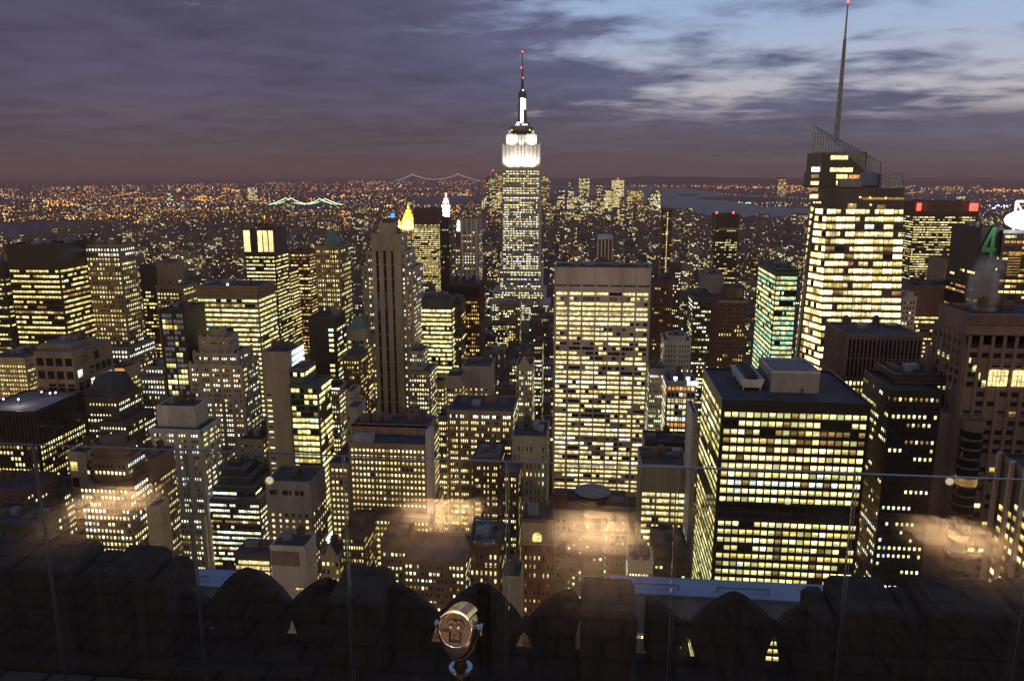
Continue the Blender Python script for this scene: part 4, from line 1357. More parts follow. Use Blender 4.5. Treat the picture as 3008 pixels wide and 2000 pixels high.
m.lathe((cx, cy_, zz[0]), [(2.3, 0), (2.1, zz[1]-zz[0]), (1.5, zz[1]-zz[0]+.1), (1.4, zz[2]-zz[0]), (.75, zz[2]-zz[0]+.1), (.6, zz[4]-zz[0])], 8)
an = m.build('antenna', 'steel_grey', root)
for v, dx, mm, r in ((152, 0, 'lamp_red', 1.5), (199, -1.6, 'lamp_red', 1.5), (229, 1.0, 'lamp_red', 1.6), (265, 1.2, 'lamp_white', 1.5)):
    p = at_y(1532, v, Y0+20)
    m = MB()
    r *= .75
    m.lathe((cx+dx, cy_-2, p.z-r), [(r*.5, 0), (r, r*.6), (r, r*1.4), (r*.5, 2*r)], 8)
    m.build('beacon', mm, an)
for t in (q0-2, q1+2):
    m = MB()
    m.box(t-2.4, t+2.4, Y0+10, Y0+14, zu, zu+6)
    m.build('corner_block', 'esb_stone', root)
for t in (q0+2, q1-3):
    m = MB()
    m.lathe((t, Y0+12, zc_-7), [(.6, 0), (1.1, .5), (1.1, 1.6), (.3, 2)], 8)
    m.build('lamp_head', 'lamp_warm', root)
# dim shaft windows, in pairs
cands = []
Wd = Wn(24, 3.75, .62, .48, .62, 'wht', 3, jit=.32)
for (a, b, zT, zB, yy, n) in ((x0, x1, zl, at_y(1530, 792, Y0-5).z, Y0, 22), (xa, xb, at_y(1530, 792, Y0-5).z, at_y(1530, 852, Y0-9).z, Y0-5, 25), (at_y(1448, 852, Y0-9).x, at_y(1600, 852, Y0-9).x, at_y(1530, 852, Y0-9).z, 30, Y0-9, 30), (at_y(1440, 890, Y0-13).x, at_y(1614, 890, Y0-13).x, at_y(1530, 890, Y0-13).z, 20, Y0-13, 34)):
    nf = int((zT-zB-2)/3.75)
    cs, pit = col_centres(a+1.5, b-1.5, n, (2, .22))
    rows = litrows(nf, len(cs), Wd)
    for r in range(nf):
        for c, t in enumerate(cs):
            mm = rows[r][c]
            if mm is None: continue
            cands.append((Vector((t, yy, zT-3-3.75*(r+.5))), pit*.8, 2.1, 'f', mm))
m = MB()
for q in (.16, .33, .5, .67, .84):
    t = x0+sx*q
    m.box(t-.35, t+.35, Y0-.5, Y0-.003, 90, zl-.2)
m.build('pilaster', 'esb_stone', root)
put_windows(root, cands, 99)
for t, zf, yf, zi, pw in ((-17, zl, Y0+.6, zl+30, 1.3e6), (-6, zl, Y0+.6, zl+30, 1.0e6), (6, zl, Y0+.6, zl+30, 1.0e6), (17, zl, Y0+.6, zl+30, 1.3e6), (-16, zt, Y0+5, zu, 1.1e6), (16, zt, Y0+5, zu, 1.1e6), (0, zt, Y0+5, zu, 2e5)):
    lamp('floodlight', 'SPOT', (cx+t, yf-7 if zf == zl else yf-4, zf+1), pw*.045, (1, .95, .88), root, aim=(cx+t, yf+6, zi-6), size=1.0, spot=R(120), blend=.8)

# --- glass tower with a sloping screen and spire
root = thing('glass_skyscraper', 'faceted glass skyscraper with sloping lattice top and tall thin spire', 'skyscraper', (at_y(2500, 700, BOA_Y).x, BOA_Y+24, 0))
yb = BOA_Y
def gp(u, v, dy=0):
    return at_y(u, v, yb+dy)
# faceted body: left corner (u,v top)->(u,v bottom) leans outward, front face and chamfered left face
body = MB()
Lt, Lb = gp(2402, 560, 6), gp(2347, 1060, 26)          # outer left edge
Mt, Mb = gp(2430, 600, 0), gp(2408, 1060, 0)           # crease between chamfer and front face
Rt, Rb = gp(2656, 555, 0), gp(2640, 1150, 0)           # right edge
zbot = 0
def down(t, b):
    d = b-t
    k = (t.z-zbot)/(t.z-b.z)
    return t+d*k
LB, MBt, RB = down(Lt, Lb), down(Mt, Mb), down(Rt, Rb)
MBt.y = Mt.y; RB.y = Rt.y
roofz = gp(2500, 553).z
def edge(t, b, z):
    k = (t.z-z)/(t.z-b.z)
    return t+(b-t)*k
def ring_at(z):
    l, mm_, r = edge(Lt, LB, z), edge(Mt, MBt, z), edge(Rt, RB, z)
    return [l, mm_, r, Vector((r.x, yb+48, z)), Vector((l.x*(yb+48)/l.y*.978, yb+48, z))]
body.loft([ring_at(0), ring_at(roofz)])
# upper west block carrying the sloping screen
z1 = gp(2400, 447).z
ub = [gp(2384, 500, 10), gp(2500, 500, 8)]
b0 = edge(Lt, LB, roofz)
body.box(b0.x+.5, gp(2588, 500, 8).x, yb+8, yb+46, roofz-.5, gp(2450, 508, 8).z)
body.box(b0.x+1.5, gp(2545, 480, 8).x, yb+8.2, yb+45, gp(2450, 508, 8).z, gp(2450, 447, 8).z)
body.build('wall', 'steel_grey', root)
cands = []
nfl = 34
fh = 5.1
zt0 = gp(2500, 622).z
for r in range(46):
    z = zt0-fh*r
    if z < 10: break
    l, mm_, rr = edge(Lt, LB, z), edge(Mt, MBt, z), edge(Rt, RB, z)
    p = min(.98, max(.45, rnd.gauss(.90, .11)))
    if r in (16, 18): p = .3
    # front face
    n = max(2, round((rr.x-mm_.x)/6.6))
    for k in range(n):
        a, b = mm_.x+(rr.x-mm_.x)*k/n, mm_.x+(rr.x-mm_.x)*(k+1)/n
        if rnd.random() < p:
            if rnd.random() < .3:
                c = (a+b)/2
                for aa, bb in ((a, c), (c, b)):
                    if rnd.random() < .8: cands.append((Vector(((aa+bb)/2, yb, z)), (bb-aa)*.9, fh*.62, 'f', pick('warm')))
            else:
                cands.append((Vector(((a+b)/2, yb, z)), (b-a)*.95, fh*.66, 'f', 'lit_hall' if rnd.random() < .5 else pick('bright')))
        else:
            cands.append((Vector(((a+b)/2, yb, z)), (b-a)*.93, fh*.62, 'f', 'lit_dim' if rnd.random() < .5 else 'window_dark'))
    # chamfer (built as strips that follow its slant)
put_windows(root, cands)
for r in range(46):
    z = zt0-fh*r
    if z < 10: break
    l, mm_ = edge(Lt, LB, z), edge(Mt, MBt, z)
    d = mm_-l
    n = max(2, int(d.length/3.2))
    nn = Vector((d.y, -d.x, 0)).normalized()*.12
    by_m = {}
    for k in range(n):
        by_m.setdefault('window_dark' if rnd.random() > .84 else 'lit_hall' if rnd.random() < .35 else pick('warm'), []).append(k)
    keys = list(by_m)
    m = MB()
    for key in keys:
        for k in by_m[key]:
            a, b = l+d*((k+.06)/n)+nn, l+d*((k+.94)/n)+nn
            h = Vector((0, 0, fh*.31))
            m.quad([a-h, b-h, b+h, a+h], keys.index(key))
    if keys: m.build('ribbon_window', keys, root)
    # return of the left side, seen nearly edge-on
    m = MB()
    bk_ = ring_at(z)[4]
    e_ = (bk_-l)*.9
    s_ = l+(bk_-l)*.05+Vector((-.12, -.02, 0))
    h = Vector((0, 0, fh*.31))
    m.quad([s_+e_-h, s_-h, s_+h, s_+e_+h])
    m.build('ribbon_window', pick('dim' if rnd.random() < .4 else 'warm'), root)
# upper strips of windows
for (ua, ub_, va, vb_, mm, dy) in ((2385, 2407, 492, 504, 'lit_hot', 7.8), (2384, 2405, 513, 523, 'lit_dim', 7.8), (2382, 2404, 533, 543, 'lit_pale', 7.8), (2381, 2402, 552, 562, 'lit_dim', 5), (2379, 2402, 571, 583, 'lit_pale', 5), (2441, 2490, 457, 469, 'lit_cream', 7.9), (2439, 2504, 493, 505, 'lit_cream', 7.8), (2457, 2488, 513, 525, 'lit_cream', 7.8), (2494, 2524, 514, 525, 'lit_orange', 7.8), (2457, 2466, 532, 544, 'lit_pale', 7.8), (2491, 2515, 598, 611, 'lit_dim', -.1), (2578, 2600, 602, 615, 'lit_dim', -.1), (2534, 2655, 580, 587, 'lit_dim', -.1)):
    a, b = gp(ua, va, dy), gp(ub_, vb_, dy)
    m = MB()
    m.box(a.x, b.x, yb+dy-.2, yb+dy+.1, b.z, a.z)
    m.build('ribbon_window', mm, root)
for u, v in ((2392, 595), (2401, 595), (2409, 595), (2501, 601), (2558, 602), (2527, 580), (2556, 581), (2602, 582)):
    p = gp(u, v, -.6)
    m = MB()
    m.lathe((p.x, p.y, p.z-.6), [(.3, 0), (.7, .3), (.7, .9), (.3, 1.2)], 8)
    m.build('lamp_head', 'lamp_warm', root)
m = MB()
a, b = gp(2532, 507, 5), gp(2574, 545, 5)
m.box(a.x, b.x, yb+5, yb+12, b.z, a.z)
m.build('plant_box', 'blue_panel', root)
m = MB()
a, b = gp(2466, 528, 3), gp(2531, 550, 3)
m.box(a.x, b.x, yb+3, yb+7, b.z, a.z)
m.build('plant_box', 'machine', root)
def screen(name, pts, Y, parent, nx, nz, th=.15):
    """a lattice of steel bars over thin glass, filling the outline pts (u, v) on the plane Y."""
    P = [at_y(u, v, Y) for u, v in pts]
    xs = [p.x for p in P]; zs = [p.z for p in P]
    def span(fix, axis):
        hits = []
        for i in range(len(P)):
            a, b = P[i], P[(i+1) % len(P)]
            av, bv = (a.x, b.x) if axis == 'x' else (a.z, b.z)
            if (av-fix)*(bv-fix) < 0:
                t = (fix-av)/(bv-av)
                hits.append((a.z+(b.z-a.z)*t) if axis == 'x' else (a.x+(b.x-a.x)*t))
        hits.sort()
        return hits
    m = MB()
    for k in range(1, nx):
        X = min(xs)+(max(xs)-min(xs))*k/nx
        h = span(X, 'x')
        for i in range(0, len(h)-1, 2): m.box(X-th/2, X+th/2, Y-.15, Y+.15, h[i], h[i+1])
    for k in range(1, nz):
        Z = min(zs)+(max(zs)-min(zs))*k/nz
        h = span(Z, 'z')
        for i in range(0, len(h)-1, 2): m.box(h[i], h[i+1], Y-.12, Y+.12, Z-th/2, Z+th/2)
    for i in range(len(P)):
        m.tube([P[i], P[(i+1) % len(P)]], th*.9, 6)
    m.build(name, 'steel_grey', parent)
    gq = MB()
    gq.loft([[(p.x, Y+.2, p.z) for p in P], [(p.x, Y+.3, p.z) for p in P]])
    gq.build('screen_glass', 'thin_glass', parent)
screen('lattice_screen', [(2390, 369), (2588, 478), (2588, 545), (2545, 545), (2545, 447), (2386, 447)], yb+7, root, 26, 22)
screen('lattice_screen', [(2590, 513), (2652, 508), (2658, 560), (2590, 560)], yb+.5, root, 10, 7)
# spire: lattice mast tapering upward
p0, p1 = at_y(2475, 420, yb+20), at_y(2491, 10, yb+20)
zsp = [p0.z+(p1.z-p0.z)*k for k in (0, .5, .75, 1)]
X, Yp = p1.x, yb+20
m = MB()
for sx_ in (-1, 1):
    for sy_ in (-1, 1):
        m.tube([(X+sx_*1.35, Yp+sy_*1.35, zsp[0]), (X+sx_*.65, Yp+sy_*.65, zsp[2])], .24, 6)
n = 22
for k in range(n):
    for s0 in ((-1, -1, 1, -1), (1, -1, 1, 1), (-1, 1, 1, 1), (-1, -1, -1, 1)):
        ta, tb = k/n, (k+1)/n
        ra, rb = 1.35-.7*ta, 1.35-.7*tb
        za, zb_ = zsp[0]+(zsp[2]-zsp[0])*ta, zsp[0]+(zsp[2]-zsp[0])*tb
        A = (X+s0[0]*ra, Yp+s0[1]*ra, za); Bq = (X+s0[2]*rb, Yp+s0[3]*rb, zb_)
        if k % 2: A, Bq = (X+s0[2]*ra, Yp+s0[3]*ra, za), (X+s0[0]*rb, Yp+s0[1]*rb, zb_)
        m.tube([A, Bq], .2, 4)
m.lathe((X, Yp, zsp[0]), [(.42, 0), (.42, zsp[2]-zsp[0]), (.75, zsp[2]-zsp[0]), (.45, zsp[3]-zsp[0])], 8)
sp = m.build('spire', 'spire_metal', root)
m = MB()
m.lathe((X, Yp, zsp[3]), [(.4, 0), (.8, .4), (.8, 1.4), (.3, 1.8)], 8)
m.build('beacon', 'lamp_red', sp)
wall_sp = MATS.get('spire_metal')

# --- gold pyramid
root = thing('gilded_tower', 'stone tower under a floodlit golden pyramid spire', 'building', (at_y(1200, 640, 1850).x, 1870, 0))
m = MB()
xl, xr, zg = rectbox(m, 1178, 1237, 668, 1850, 46, 0)
m.build('wall', 'yellow_stone', root)
a, b = at_y(1170, 662, 1846).x, at_y(1219, 662, 1846).x
c = (a+b)/2
ap = at_y(1193, 600, 1860).z
m = MB()
m.box(a, b, 1846, 1890, zg+.01, zg+5)
hw = (b-a)/2
m.lathe((c, 1868, zg+5), [(hw*.98, 0), (hw*.42, (ap-zg)*.52), (hw*.34, (ap-zg)*.52), (hw*.30, (ap-zg)*.66), (hw*.18, (ap-zg)*.70), (hw*.10, (ap-zg)*.82), (.4, ap-zg-4)], 8, rot=math.pi/8)
for sx_ in (-1, 1):
    for sy_ in (-1, 1):
        m.lathe((c+sx_*hw*.9, 1868+sy_*19, zg+5), [(2.2, 0), (2.2, 6), (.2, 12)], 8)
m.build('gilded_roof', 'gilded', root)
m = MB()
for k in range(9):
    t = a+(b-a)*(k+.5)/9
    m.lathe((t, 1845, zg+4.2), [(1.3, 0), (1.6, .6), (1.6, 2), (.5, 2.4)], 6)
m.build('lamp_row', 'lamp_warm', root)
for dx in (-24, 0, 24):
    lamp('floodlight', 'SPOT', (c+dx, 1828, zg+3), 9e5, (1, .55, .12), root, aim=(c, 1866, zg+22), size=2, spot=R(90))
cands = []
cs, pit = col_centres(xl+1, xr-1, 12, (3, .3))
for r, row in enumerate(litrows(24, 12, Wn(12, 4, .6, .6, .72, 'yel'))):
    for t, mm in zip(cs, row):
        if mm: cands.append((Vector((t, 1850, zg-5-4.4*r)), pit*.7, 2.6, 'f', mm))
put_windows(root, cands)

# --- white clock-spire tower
root = thing('spire_tower', 'slim tower with a floodlit white pyramid spire and lantern', 'building', (at_y(1308, 640, 1950).x, 1960, 0))
m = MB()
xl, xr, zs_ = rectbox(m, 1298, 1320, 604, 1950, 24, 0)
m.build('wall', 'white_stone', root)
c, hw = (xl+xr)/2, (xr-xl)/2
za = at_y(1306, 568, 1955).z
m = MB()
m.box(xl-1.2, xr+1.2, 1948.8, 1975, zs_-14, zs_-12)
m.box(xl-.8, xr+.8, 1949, 1975, zs_, zs_+1.5)
m.frustum(xl, xr, 1950, 1974, zs_+1.5, c-hw*.45, c+hw*.45, 1957, 1967, zs_+(za-zs_)*.62)
m.lathe((c, 1962, zs_+(za-zs_)*.62), [(hw*.5, 0), (hw*.5, 1), (hw*.36, 1.2), (hw*.36, (za-zs_)*.2), (hw*.42, (za-zs_)*.2), (.4, (za-zs_)*.38)], 10)
m.build('spire', 'white_stone', root)
m = MB()
m.lathe((c, 1959, za-4), [(.8, 0), (2.4, 1.2), (2.4, 4), (.8, 5)], 8)
m.build('lantern', 'lamp_warm', root)
for dx in (-10, 10):
    lamp('floodlight', 'SPOT', (c+dx, 1938, zs_-16), 9e5, (1, .97, 1), root, aim=(c, 1955, zs_+4), size=2, spot=R(90))
lamp('floodlight', 'SPOT', (c, 1925, zs_-42), 5e5, (1, .97, 1), root, aim=(c, 1950, zs_-22), size=2, spot=R(90))
mm = MB()
# --- bright white lantern top and blue-lit dome between towers
root = thing('lantern_block', 'dark block carrying a bright white lantern right of the white spire', 'building', (at_y(1346, 690, 1300).x, 1310, 0))
m = MB(); xl, xr, z_ = rectbox(m, 1338, 1354, 680, 1300, 20, 0); m.build('wall', 'dark_brick', root)
m = MB(); m.lathe(((xl+xr)/2, 1305, z_), [(3, 0), (3.6, 4), (2.2, 8), (3.2, 10), (2.4, 16), (.3, 19)], 8); m.build('lantern', 'lamp_white', root)
root = thing('blue_lamp_block', 'dark block with a vivid blue light on its roof beside the golden spire', 'building', (at_y(1150, 640, 2300).x, 2310, 0))
m = MB(); xl, xr, z_ = rectbox(m, 1138, 1166, 640, 2300, 30, 0); m.build('wall', 'dark_brick', root)
m = MB(); c = (xl+xr)/2; m.lathe((c, 2306, z_), [(5.5, 0), (6, 3), (5.5, 9), (2, 13)], 10); m.build('dome', 'lamp_blue', root)

# --- suspension bridges
def bridge(name, label, t1, t2, vdeck, ends, Y, sag, mats, two=0, tw=6):
    root = thing(name, label, 'bridge', (at_y((t1[0]+t2[0])/2, vdeck, Y).x, Y, 0))
    p1, p2 = at_y(*t1, Y), at_y(*t2, Y)
    zd = at_y((t1[0]+t2[0])/2, vdeck, Y).z
    e1, e2 = at_y(ends[0], vdeck, Y), at_y(ends[1], vdeck, Y)
    for p in (p1, p2):
        m = MB()
        for k in (-1, 1):
            m.box(p.x-tw/2, p.x+tw/2, Y+k*14-tw/2, Y+k*14+tw/2, 0, p.z)
        m.box(p.x-tw/2, p.x+tw/2, Y-13, Y+13, p.z-tw, p.z-.5)
        m.box(p.x-tw/2, p.x+tw/2, Y-13, Y+13, zd+2, zd+2+tw)
        tw_ = m.build('bridge_tower', 'steel_grey', root)
        m = MB()
        m.lathe((p.x, Y-14, p.z), [(Y*.0004, 0), (Y*.0006, Y*.0006), (.2, Y*.0012)], 6)
        m.build('beacon', mats[1], tw_)
    m = MB()
    m.box(e1.x, e2.x, Y-14, Y+14, zd-3, zd)
    m.build('deck', 'steel_grey', root)
    r = Y*mats[2]
    for k, off in ((-14, 0), (14, two)):
        def pt(t):
            if t < 0: return Vector((e1.x+(p1.x-e1.x)*(1+t)+off, Y+k, zd+(p1.z-zd)*(1+t)**1.35))
            if t > 1: return Vector((p2.x+(e2.x-p2.x)*(t-1)+off, Y+k, zd+(p2.z-zd)*(2-t)**1.35))
            q = 2*t-1
            zm_ = zd+sag
            return Vector((p1.x+(p2.x-p1.x)*t+off, Y+k, zm_+((p1.z+(p2.z-p1.z)*t)-zm_)*q*q))
        pts = [pt(t) for t in np.linspace(-1, 2, 61)]
        m = MB()
        m.tube(pts, r*.5, 5)
        m.build('cable', mats[3], root)
        if mats[0]:
            m = MB()
            for t in np.linspace(-1, 2, 80):
                p = pt(t)
                m.lathe((p.x, p.y, p.z), [(r*.4, -r), (r, 0), (r*.4, r)], 6)
            m.build('cable_light', mats[0], root)['kind'] = 'stuff'
bridge('suspension_bridge', 'near suspension bridge with cables strung in greenish lights', (841, 582), (941, 584), 601, (793, 990), 5200, 4, ('cable_lamp', 'cable_lamp', .00042, 'cable_lamp'), two=28)
bridge('suspension_bridge', 'far suspension bridge on the horizon with red-tipped towers and pale cables', (1212, 513), (1345, 512), 531, (1160, 1412), 15200, 25, (None, 'lamp_red', .0006, 'cable_dim'), tw=14)

# ------------------------------------------------------------------ far towers (downtown, across the rivers)
def fartower(name, label, uL, uR, v, Y, wall, pal, lit, group=None, cap=6, spire=0, n=None, fhh=None, beacon=False):
    D = (uR-uL)/FPX*Y
    a, b, c = at_y(uL, v, Y), at_y(uR, v, Y), at_y((uL+uR)/2, v, Y)
    root = thing(name, label, 'building', (c.x, Y+D/2, 0), group)
    m = MB()
    m.box(a.x, b.x, Y, Y+D, 0, c.z)
    if D > 30: m.box(a.x+D*.25, b.x-D*.25, Y+D*.2, Y+D*.7, c.z, c.z+6)
    m.build('wall', wall, root)
    n = n or max(2, round((uR-uL)/4))
    fh = fhh or max(4.2, Y*.0016)
    nf = int((c.z-cap-5)/fh)
    cands = []
    pit = (b.x-a.x)/n
    for r in range(nf):
        pp = min(1, max(0, rnd.gauss(lit, .25)))
        for k in range(n):
            if rnd.random() < pp:
                cands.append((Vector((a.x+pit*(k+.5), Y, c.z-cap-fh*(r+.5))), pit*.86, fh*.62, 'f', pick(pal)))
    if cands: put_windows(root, cands, 99)
    if spire:
        m = MB()
        m.lathe((c.x, Y+D/2, c.z), [(D*.5, 0), (D*.34, spire*.4), (D*.2, spire*.45), (.5, spire)], 4, rot=math.pi/4)
        m.build('spire', 'copper', root)
    if beacon:
        m = MB()
        m.lathe((c.x, Y, c.z+spire), [(Y*.0005, 0), (Y*.0009, Y*.0006), (Y*.0004, Y*.0016)], 6)
        m.build('beacon', 'lamp_red', root)
    return root
FT = 'far_tower'
for t in (('orange-lit slab tower just left of the floodlit skyscraper, on the skyline', 1456, 1477, 508, 5600, 'tan', 'org', .85, dict()),
          ('green spired tower with a red tip, left of the orange-lit slab on the skyline', 1441, 1455, 522, 5500, 'limestone', 'grn', .6, dict(spire=45, beacon=True)),
          ('short tower with warm specks left of the green spired tower', 1428, 1441, 521, 5600, 'brown', 'org', .5, dict()),
          ('thin bright yellow strip tower left of the floodlit skyscraper', 1415, 1420, 588, 5000, 'brown', 'bright', 1, dict(n=1, cap=1)),
          ('grey square tower right behind the floodlit skyscraper, pale lights at its top', 1588, 1617, 517, 5600, 'grey', 'dim', .5, dict(cap=2)),
          ('needle-like tower with a white tip on the downtown skyline', 1670, 1681, 534, 5700, 'brown', 'warm', .5, dict()),
          ('banded tower with a lit crown in the middle of the downtown skyline', 1701, 1732, 523, 5600, 'grey', 'lime', .75, dict(cap=3)),
          ('half dark tower right of the banded downtown tower', 1752, 1771, 542, 5500, 'dark_brick', 'lime', .4, dict()),
          ('brightest yellow tower of the downtown skyline, red beacons on its roof', 1797, 1834, 527, 5500, 'yellow_stone', 'bright', .97, dict(beacon=True)),
          ('broad dim textured tower right of the brightest downtown tower', 1843, 1889, 560, 5200, 'tan', 'dim', .8, dict(cap=2)),
          ('sparkling pointed tower at the water edge of downtown', 1911, 1934, 567, 5200, 'dark_brick', 'wht', .6, dict(spire=25)),
          ('glass tower standing alone across the harbour', 2286, 2311, 522, 8200, 'grey', 'dim', .9, dict(cap=18)),
          ('lit slab tower on the far left shore of the city', 727, 755, 551, 6800, 'grey', 'bright', .7, dict(cap=2)),
          ('small lit tower left of the slab on the far shore', 694, 713, 565, 6800, 'grey', 'dim', .8, dict()),
          ('pale lit tower block near the left horizon', 489, 507, 566, 6800, 'grey', 'bright', .6, dict()),
          ('stubby tower with one lit corner at the far left horizon', 395, 408, 578, 6500, 'grey', 'lime', .5, dict()),
          ('white lit block across the river behind the red-sign tower', 2810, 2836, 577, 5000, 'grey', 'lime', .9, dict(cap=1))):
    fartower(FT, t[0], t[1], t[2], t[3], t[4], t[5], t[6], t[7], **t[8])
r3 = random.Random(5)
for k in range(80):
    u = r3.uniform(1590, 1925) if k < 64 else r3.uniform(1420, 1475)
    if 1470 < u < 1590: u += 125
    v = r3.uniform(556, 632)
    w = r3.uniform(10, 26)
    Y = 255*FPX/(v+r3.uniform(14, 40)-506)
    Y = min(5400, max(3600, Y))
    fartower('downtown_block', 'one of the crowded lit blocks below the downtown skyline', u, u+w, v, Y, r3.choice(['tan', 'brown', 'grey', 'dark_brick']), r3.choice(['lime', 'yel', 'wht', 'warm']), r3.uniform(.45, .85), group='crowded lit blocks downtown')

# ------------------------------------------------------------------ the low city between and beyond the towers
def clear_of(x0, x1, y0, y1, pad=6):
    for b, _ in ALLB:
        if x0 < b[1]+pad and x1 > b[0]-pad and y0 < b[3]+pad and y1 > b[2]-pad:
            return False
    return True
r4 = random.Random(21)
PROTO = []
LITK = ['lit_yellow', 'lit_pale', 'lit_lime', 'lit_white', 'lit_dim', 'lit_orange']
def proto(w, d, h, wall, lit, fh=3.8, pit=2.8):
    m = MB()
    m.box(-w/2, w/2, -d/2, d/2, 0, h, 0)
    m.box(-w/2, w/2, -d/2-.25, -d/2-.003, h-1.2, h+.5, 0)
    if r4.random() < .6:
        m.box(-w*.2, w*.15, -d*.1, d*.25, h, h+r4.uniform(2.5, 5), 0)
    if r4.random() < .5:
        m.lathe((w*.3, d*.1, h), [(.3, 0), (.3, 2), (1.7, 2.1), (1.7, 5), (.1, 6.4)], 8, 0)
    kk = [0]
    for side in ('f', 'r', 'l'):
        L = w if side == 'f' else d
        n = max(2, int(L/pit))
        for r in range(int((h-2)/fh)):
            on = r4.random() < lit
            for c in range(n):
                if r4.random() < .45: on = r4.random() < lit
                if not on: continue
                k = 1+r4.choice([0, 0, 1, 1, 2, 3, 4, 4, 5])
                t = -L/2+L*(c+.5)/n
                z = h-3.2-fh*r
                a, b = t-.85, t+.85
                if side == 'f': q = [(a, -d/2-.08, z-1), (b, -d/2-.08, z-1), (b, -d/2-.08, z+1), (a, -d/2-.08, z+1)]
                elif side == 'r': q = [(w/2+.08, a, z-1), (w/2+.08, b, z-1), (w/2+.08, b, z+1), (w/2+.08, a, z+1)]
                else: q = [(-w/2-.08, b, z-1), (-w/2-.08, a, z-1), (-w/2-.08, a, z+1), (-w/2-.08, b, z+1)]
                m.quad(q, k)
    me = bpy.data.meshes.new('low_block')
    me.from_pydata(m.v, [], m.f)
    for x in [wall]+LITK: me.materials.append(MATS[x])
    me.polygons.foreach_set('material_index', m.k)
    return me, w, d, h, m
for k in range(30):
    w, d = r4.uniform(16, 34), r4.uniform(18, 30)
    h = r4.choice([16, 20, 24, 28, 34, 40, 48, 58])*r4.uniform(.85, 1.15)
    PROTO.append(proto(w, d, h, r4.choice(['dim_city', 'dim_brick', 'brown', 'dark_brick', 'dim_city', 'tan']), r4.choice([.10, .18, .26, .36, .5])))
FARP = []
for k in range(14):
    w, d = r4.uniform(16, 34), r4.uniform(18, 30)
    FARP.append(proto(w, d, r4.choice([12, 14, 16, 20, 24, 30])*r4.uniform(.85, 1.15), r4.choice(['dim_city', 'dim_brick']), r4.choice([.03, .06, .10, .16])))
cand = []
y = 300.0
while y < 4700:
    rowd = 30 if y < 2600 else 42
    xa, xb = -y*.86-60, y*.58+60
    x = xa
    while x < xb:
        pr = r4.choice(PROTO if r4.random() < (1 if y < 1300 else .35 if y < 2300 else .06) else FARP)
        sc = 1.0 if y < 2600 else 1.5
        w, d = pr[1]*sc, pr[2]*sc
        cxp = x+w/2
        # avenues stay open
        if abs(((cxp+95) % 250)-125) > 108:
            x += 30
            continue
        if clear_of(cxp-w/2, cxp+w/2, y, y+d) and (y > 540 or proj(Vector((cxp, y, pr[3]*sc)))[1] > 1600):
            u, v, dd = proj(Vector((cxp, y, 12)))
            if not on_water(u, v) and not (y > 3000 and on_water(u, v+6)):
                cand.append((cxp, y+d/2, pr, sc*r4.uniform(.92, 1.08), r4.random() < .5))
        x += w+r4.choice([1.0, 1.5, 2.5, 6])
    y += rowd+(18 if int(y/80) != int((y+rowd+18)/80) else 2)
vis = []
hid = []
for c in cand:
    p = Vector((c[0], c[1], c[2][3]*c[3]))
    (vis if len(vis) < 300 and in_frame(p) and seen(p+Vector((0, -c[2][2]*.5-.5, -1))) else hid).append(c)
ZONES = [(560, 'block of the low city just beyond the parapet, a few windows lit', 'low blocks close below the deck'),
         (900, 'small dim block among the midtown towers, a few windows lit', 'low blocks among the midtown towers'),
         (99999, 'small dim block of the low city beyond the limestone tower, a few windows lit', 'low blocks beyond the midtown towers')]
for cxp, cyp, pr, sc, fl in vis:
    o = bpy.data.objects.new('low_block', pr[0])
    COL.objects.link(o)
    o.location = (cxp, cyp, 0)
    o.scale = (sc if not fl else -sc, sc, sc)
    for ymax, lab, grp in ZONES:
        if cyp < ymax:
            tag(o, lab, 'building', grp)
            break
# everything farther: one mass of roofs and lit windows
V, F, K = [], [], []
base = 0
for cxp, cyp, pr, sc, fl in hid:
    mb = pr[4]
    a = np.array(mb.v)*sc
    if fl: a[:, 0] *= -1
    a += (cxp, cyp, 0)
    V.append(a)
    F += [tuple(base+i for i in f) for f in mb.f]
    K += mb.k
    base += len(a)
me = bpy.data.meshes.new('distant_city')
me.from_pydata(np.concatenate(V).tolist(), [], F)
for x in ['dim_city']+LITK: me.materials.append(MATS[x])
me.polygons.foreach_set('material_index', K)
o = bpy.data.objects.new('distant_city', me)
COL.objects.link(o)
o['kind'] = 'stuff'
o['label'] = 'far mass of low dark roofs dotted with lit windows'
o['category'] = 'city'

# ------------------------------------------------------------------ street lights and the glitter of the far shores
PCOL = ['lamp_amber', 'lamp_warm', 'lamp_white', 'lamp_green', 'lamp_red', 'lamp_violet']
pts = {k: MB() for k in PCOL}
def spark(u, v, s, k, lift=8):
    Y = at_z(u, v, lift)
    dist = (Y-EYE).length
    r = dist*s*.74/FPX
    b = pts[k]
    i = len(b.v)
    x, y, z = Y
    b.v += [(x-r, y, z), (x, y-r, z), (x+r, y, z), (x, y+r, z), (x, y, z-r), (x, y, z+r)]
    for f in ((0, 1, 5), (1, 2, 5), (2, 3, 5), (3, 0, 5), (1, 0, 4), (2, 1, 4), (3, 2, 4), (0, 3, 4)):
        b.f.append(tuple(i+a for a in f)); b.k.append(0)
r5 = random.Random(8)
def wpick(wts):
    return r5.choices(PCOL, wts)[0]
AMB, MIX = (9, 4, .8, .35, .3, .08), (5, 5, 2, .8, .3, .12)
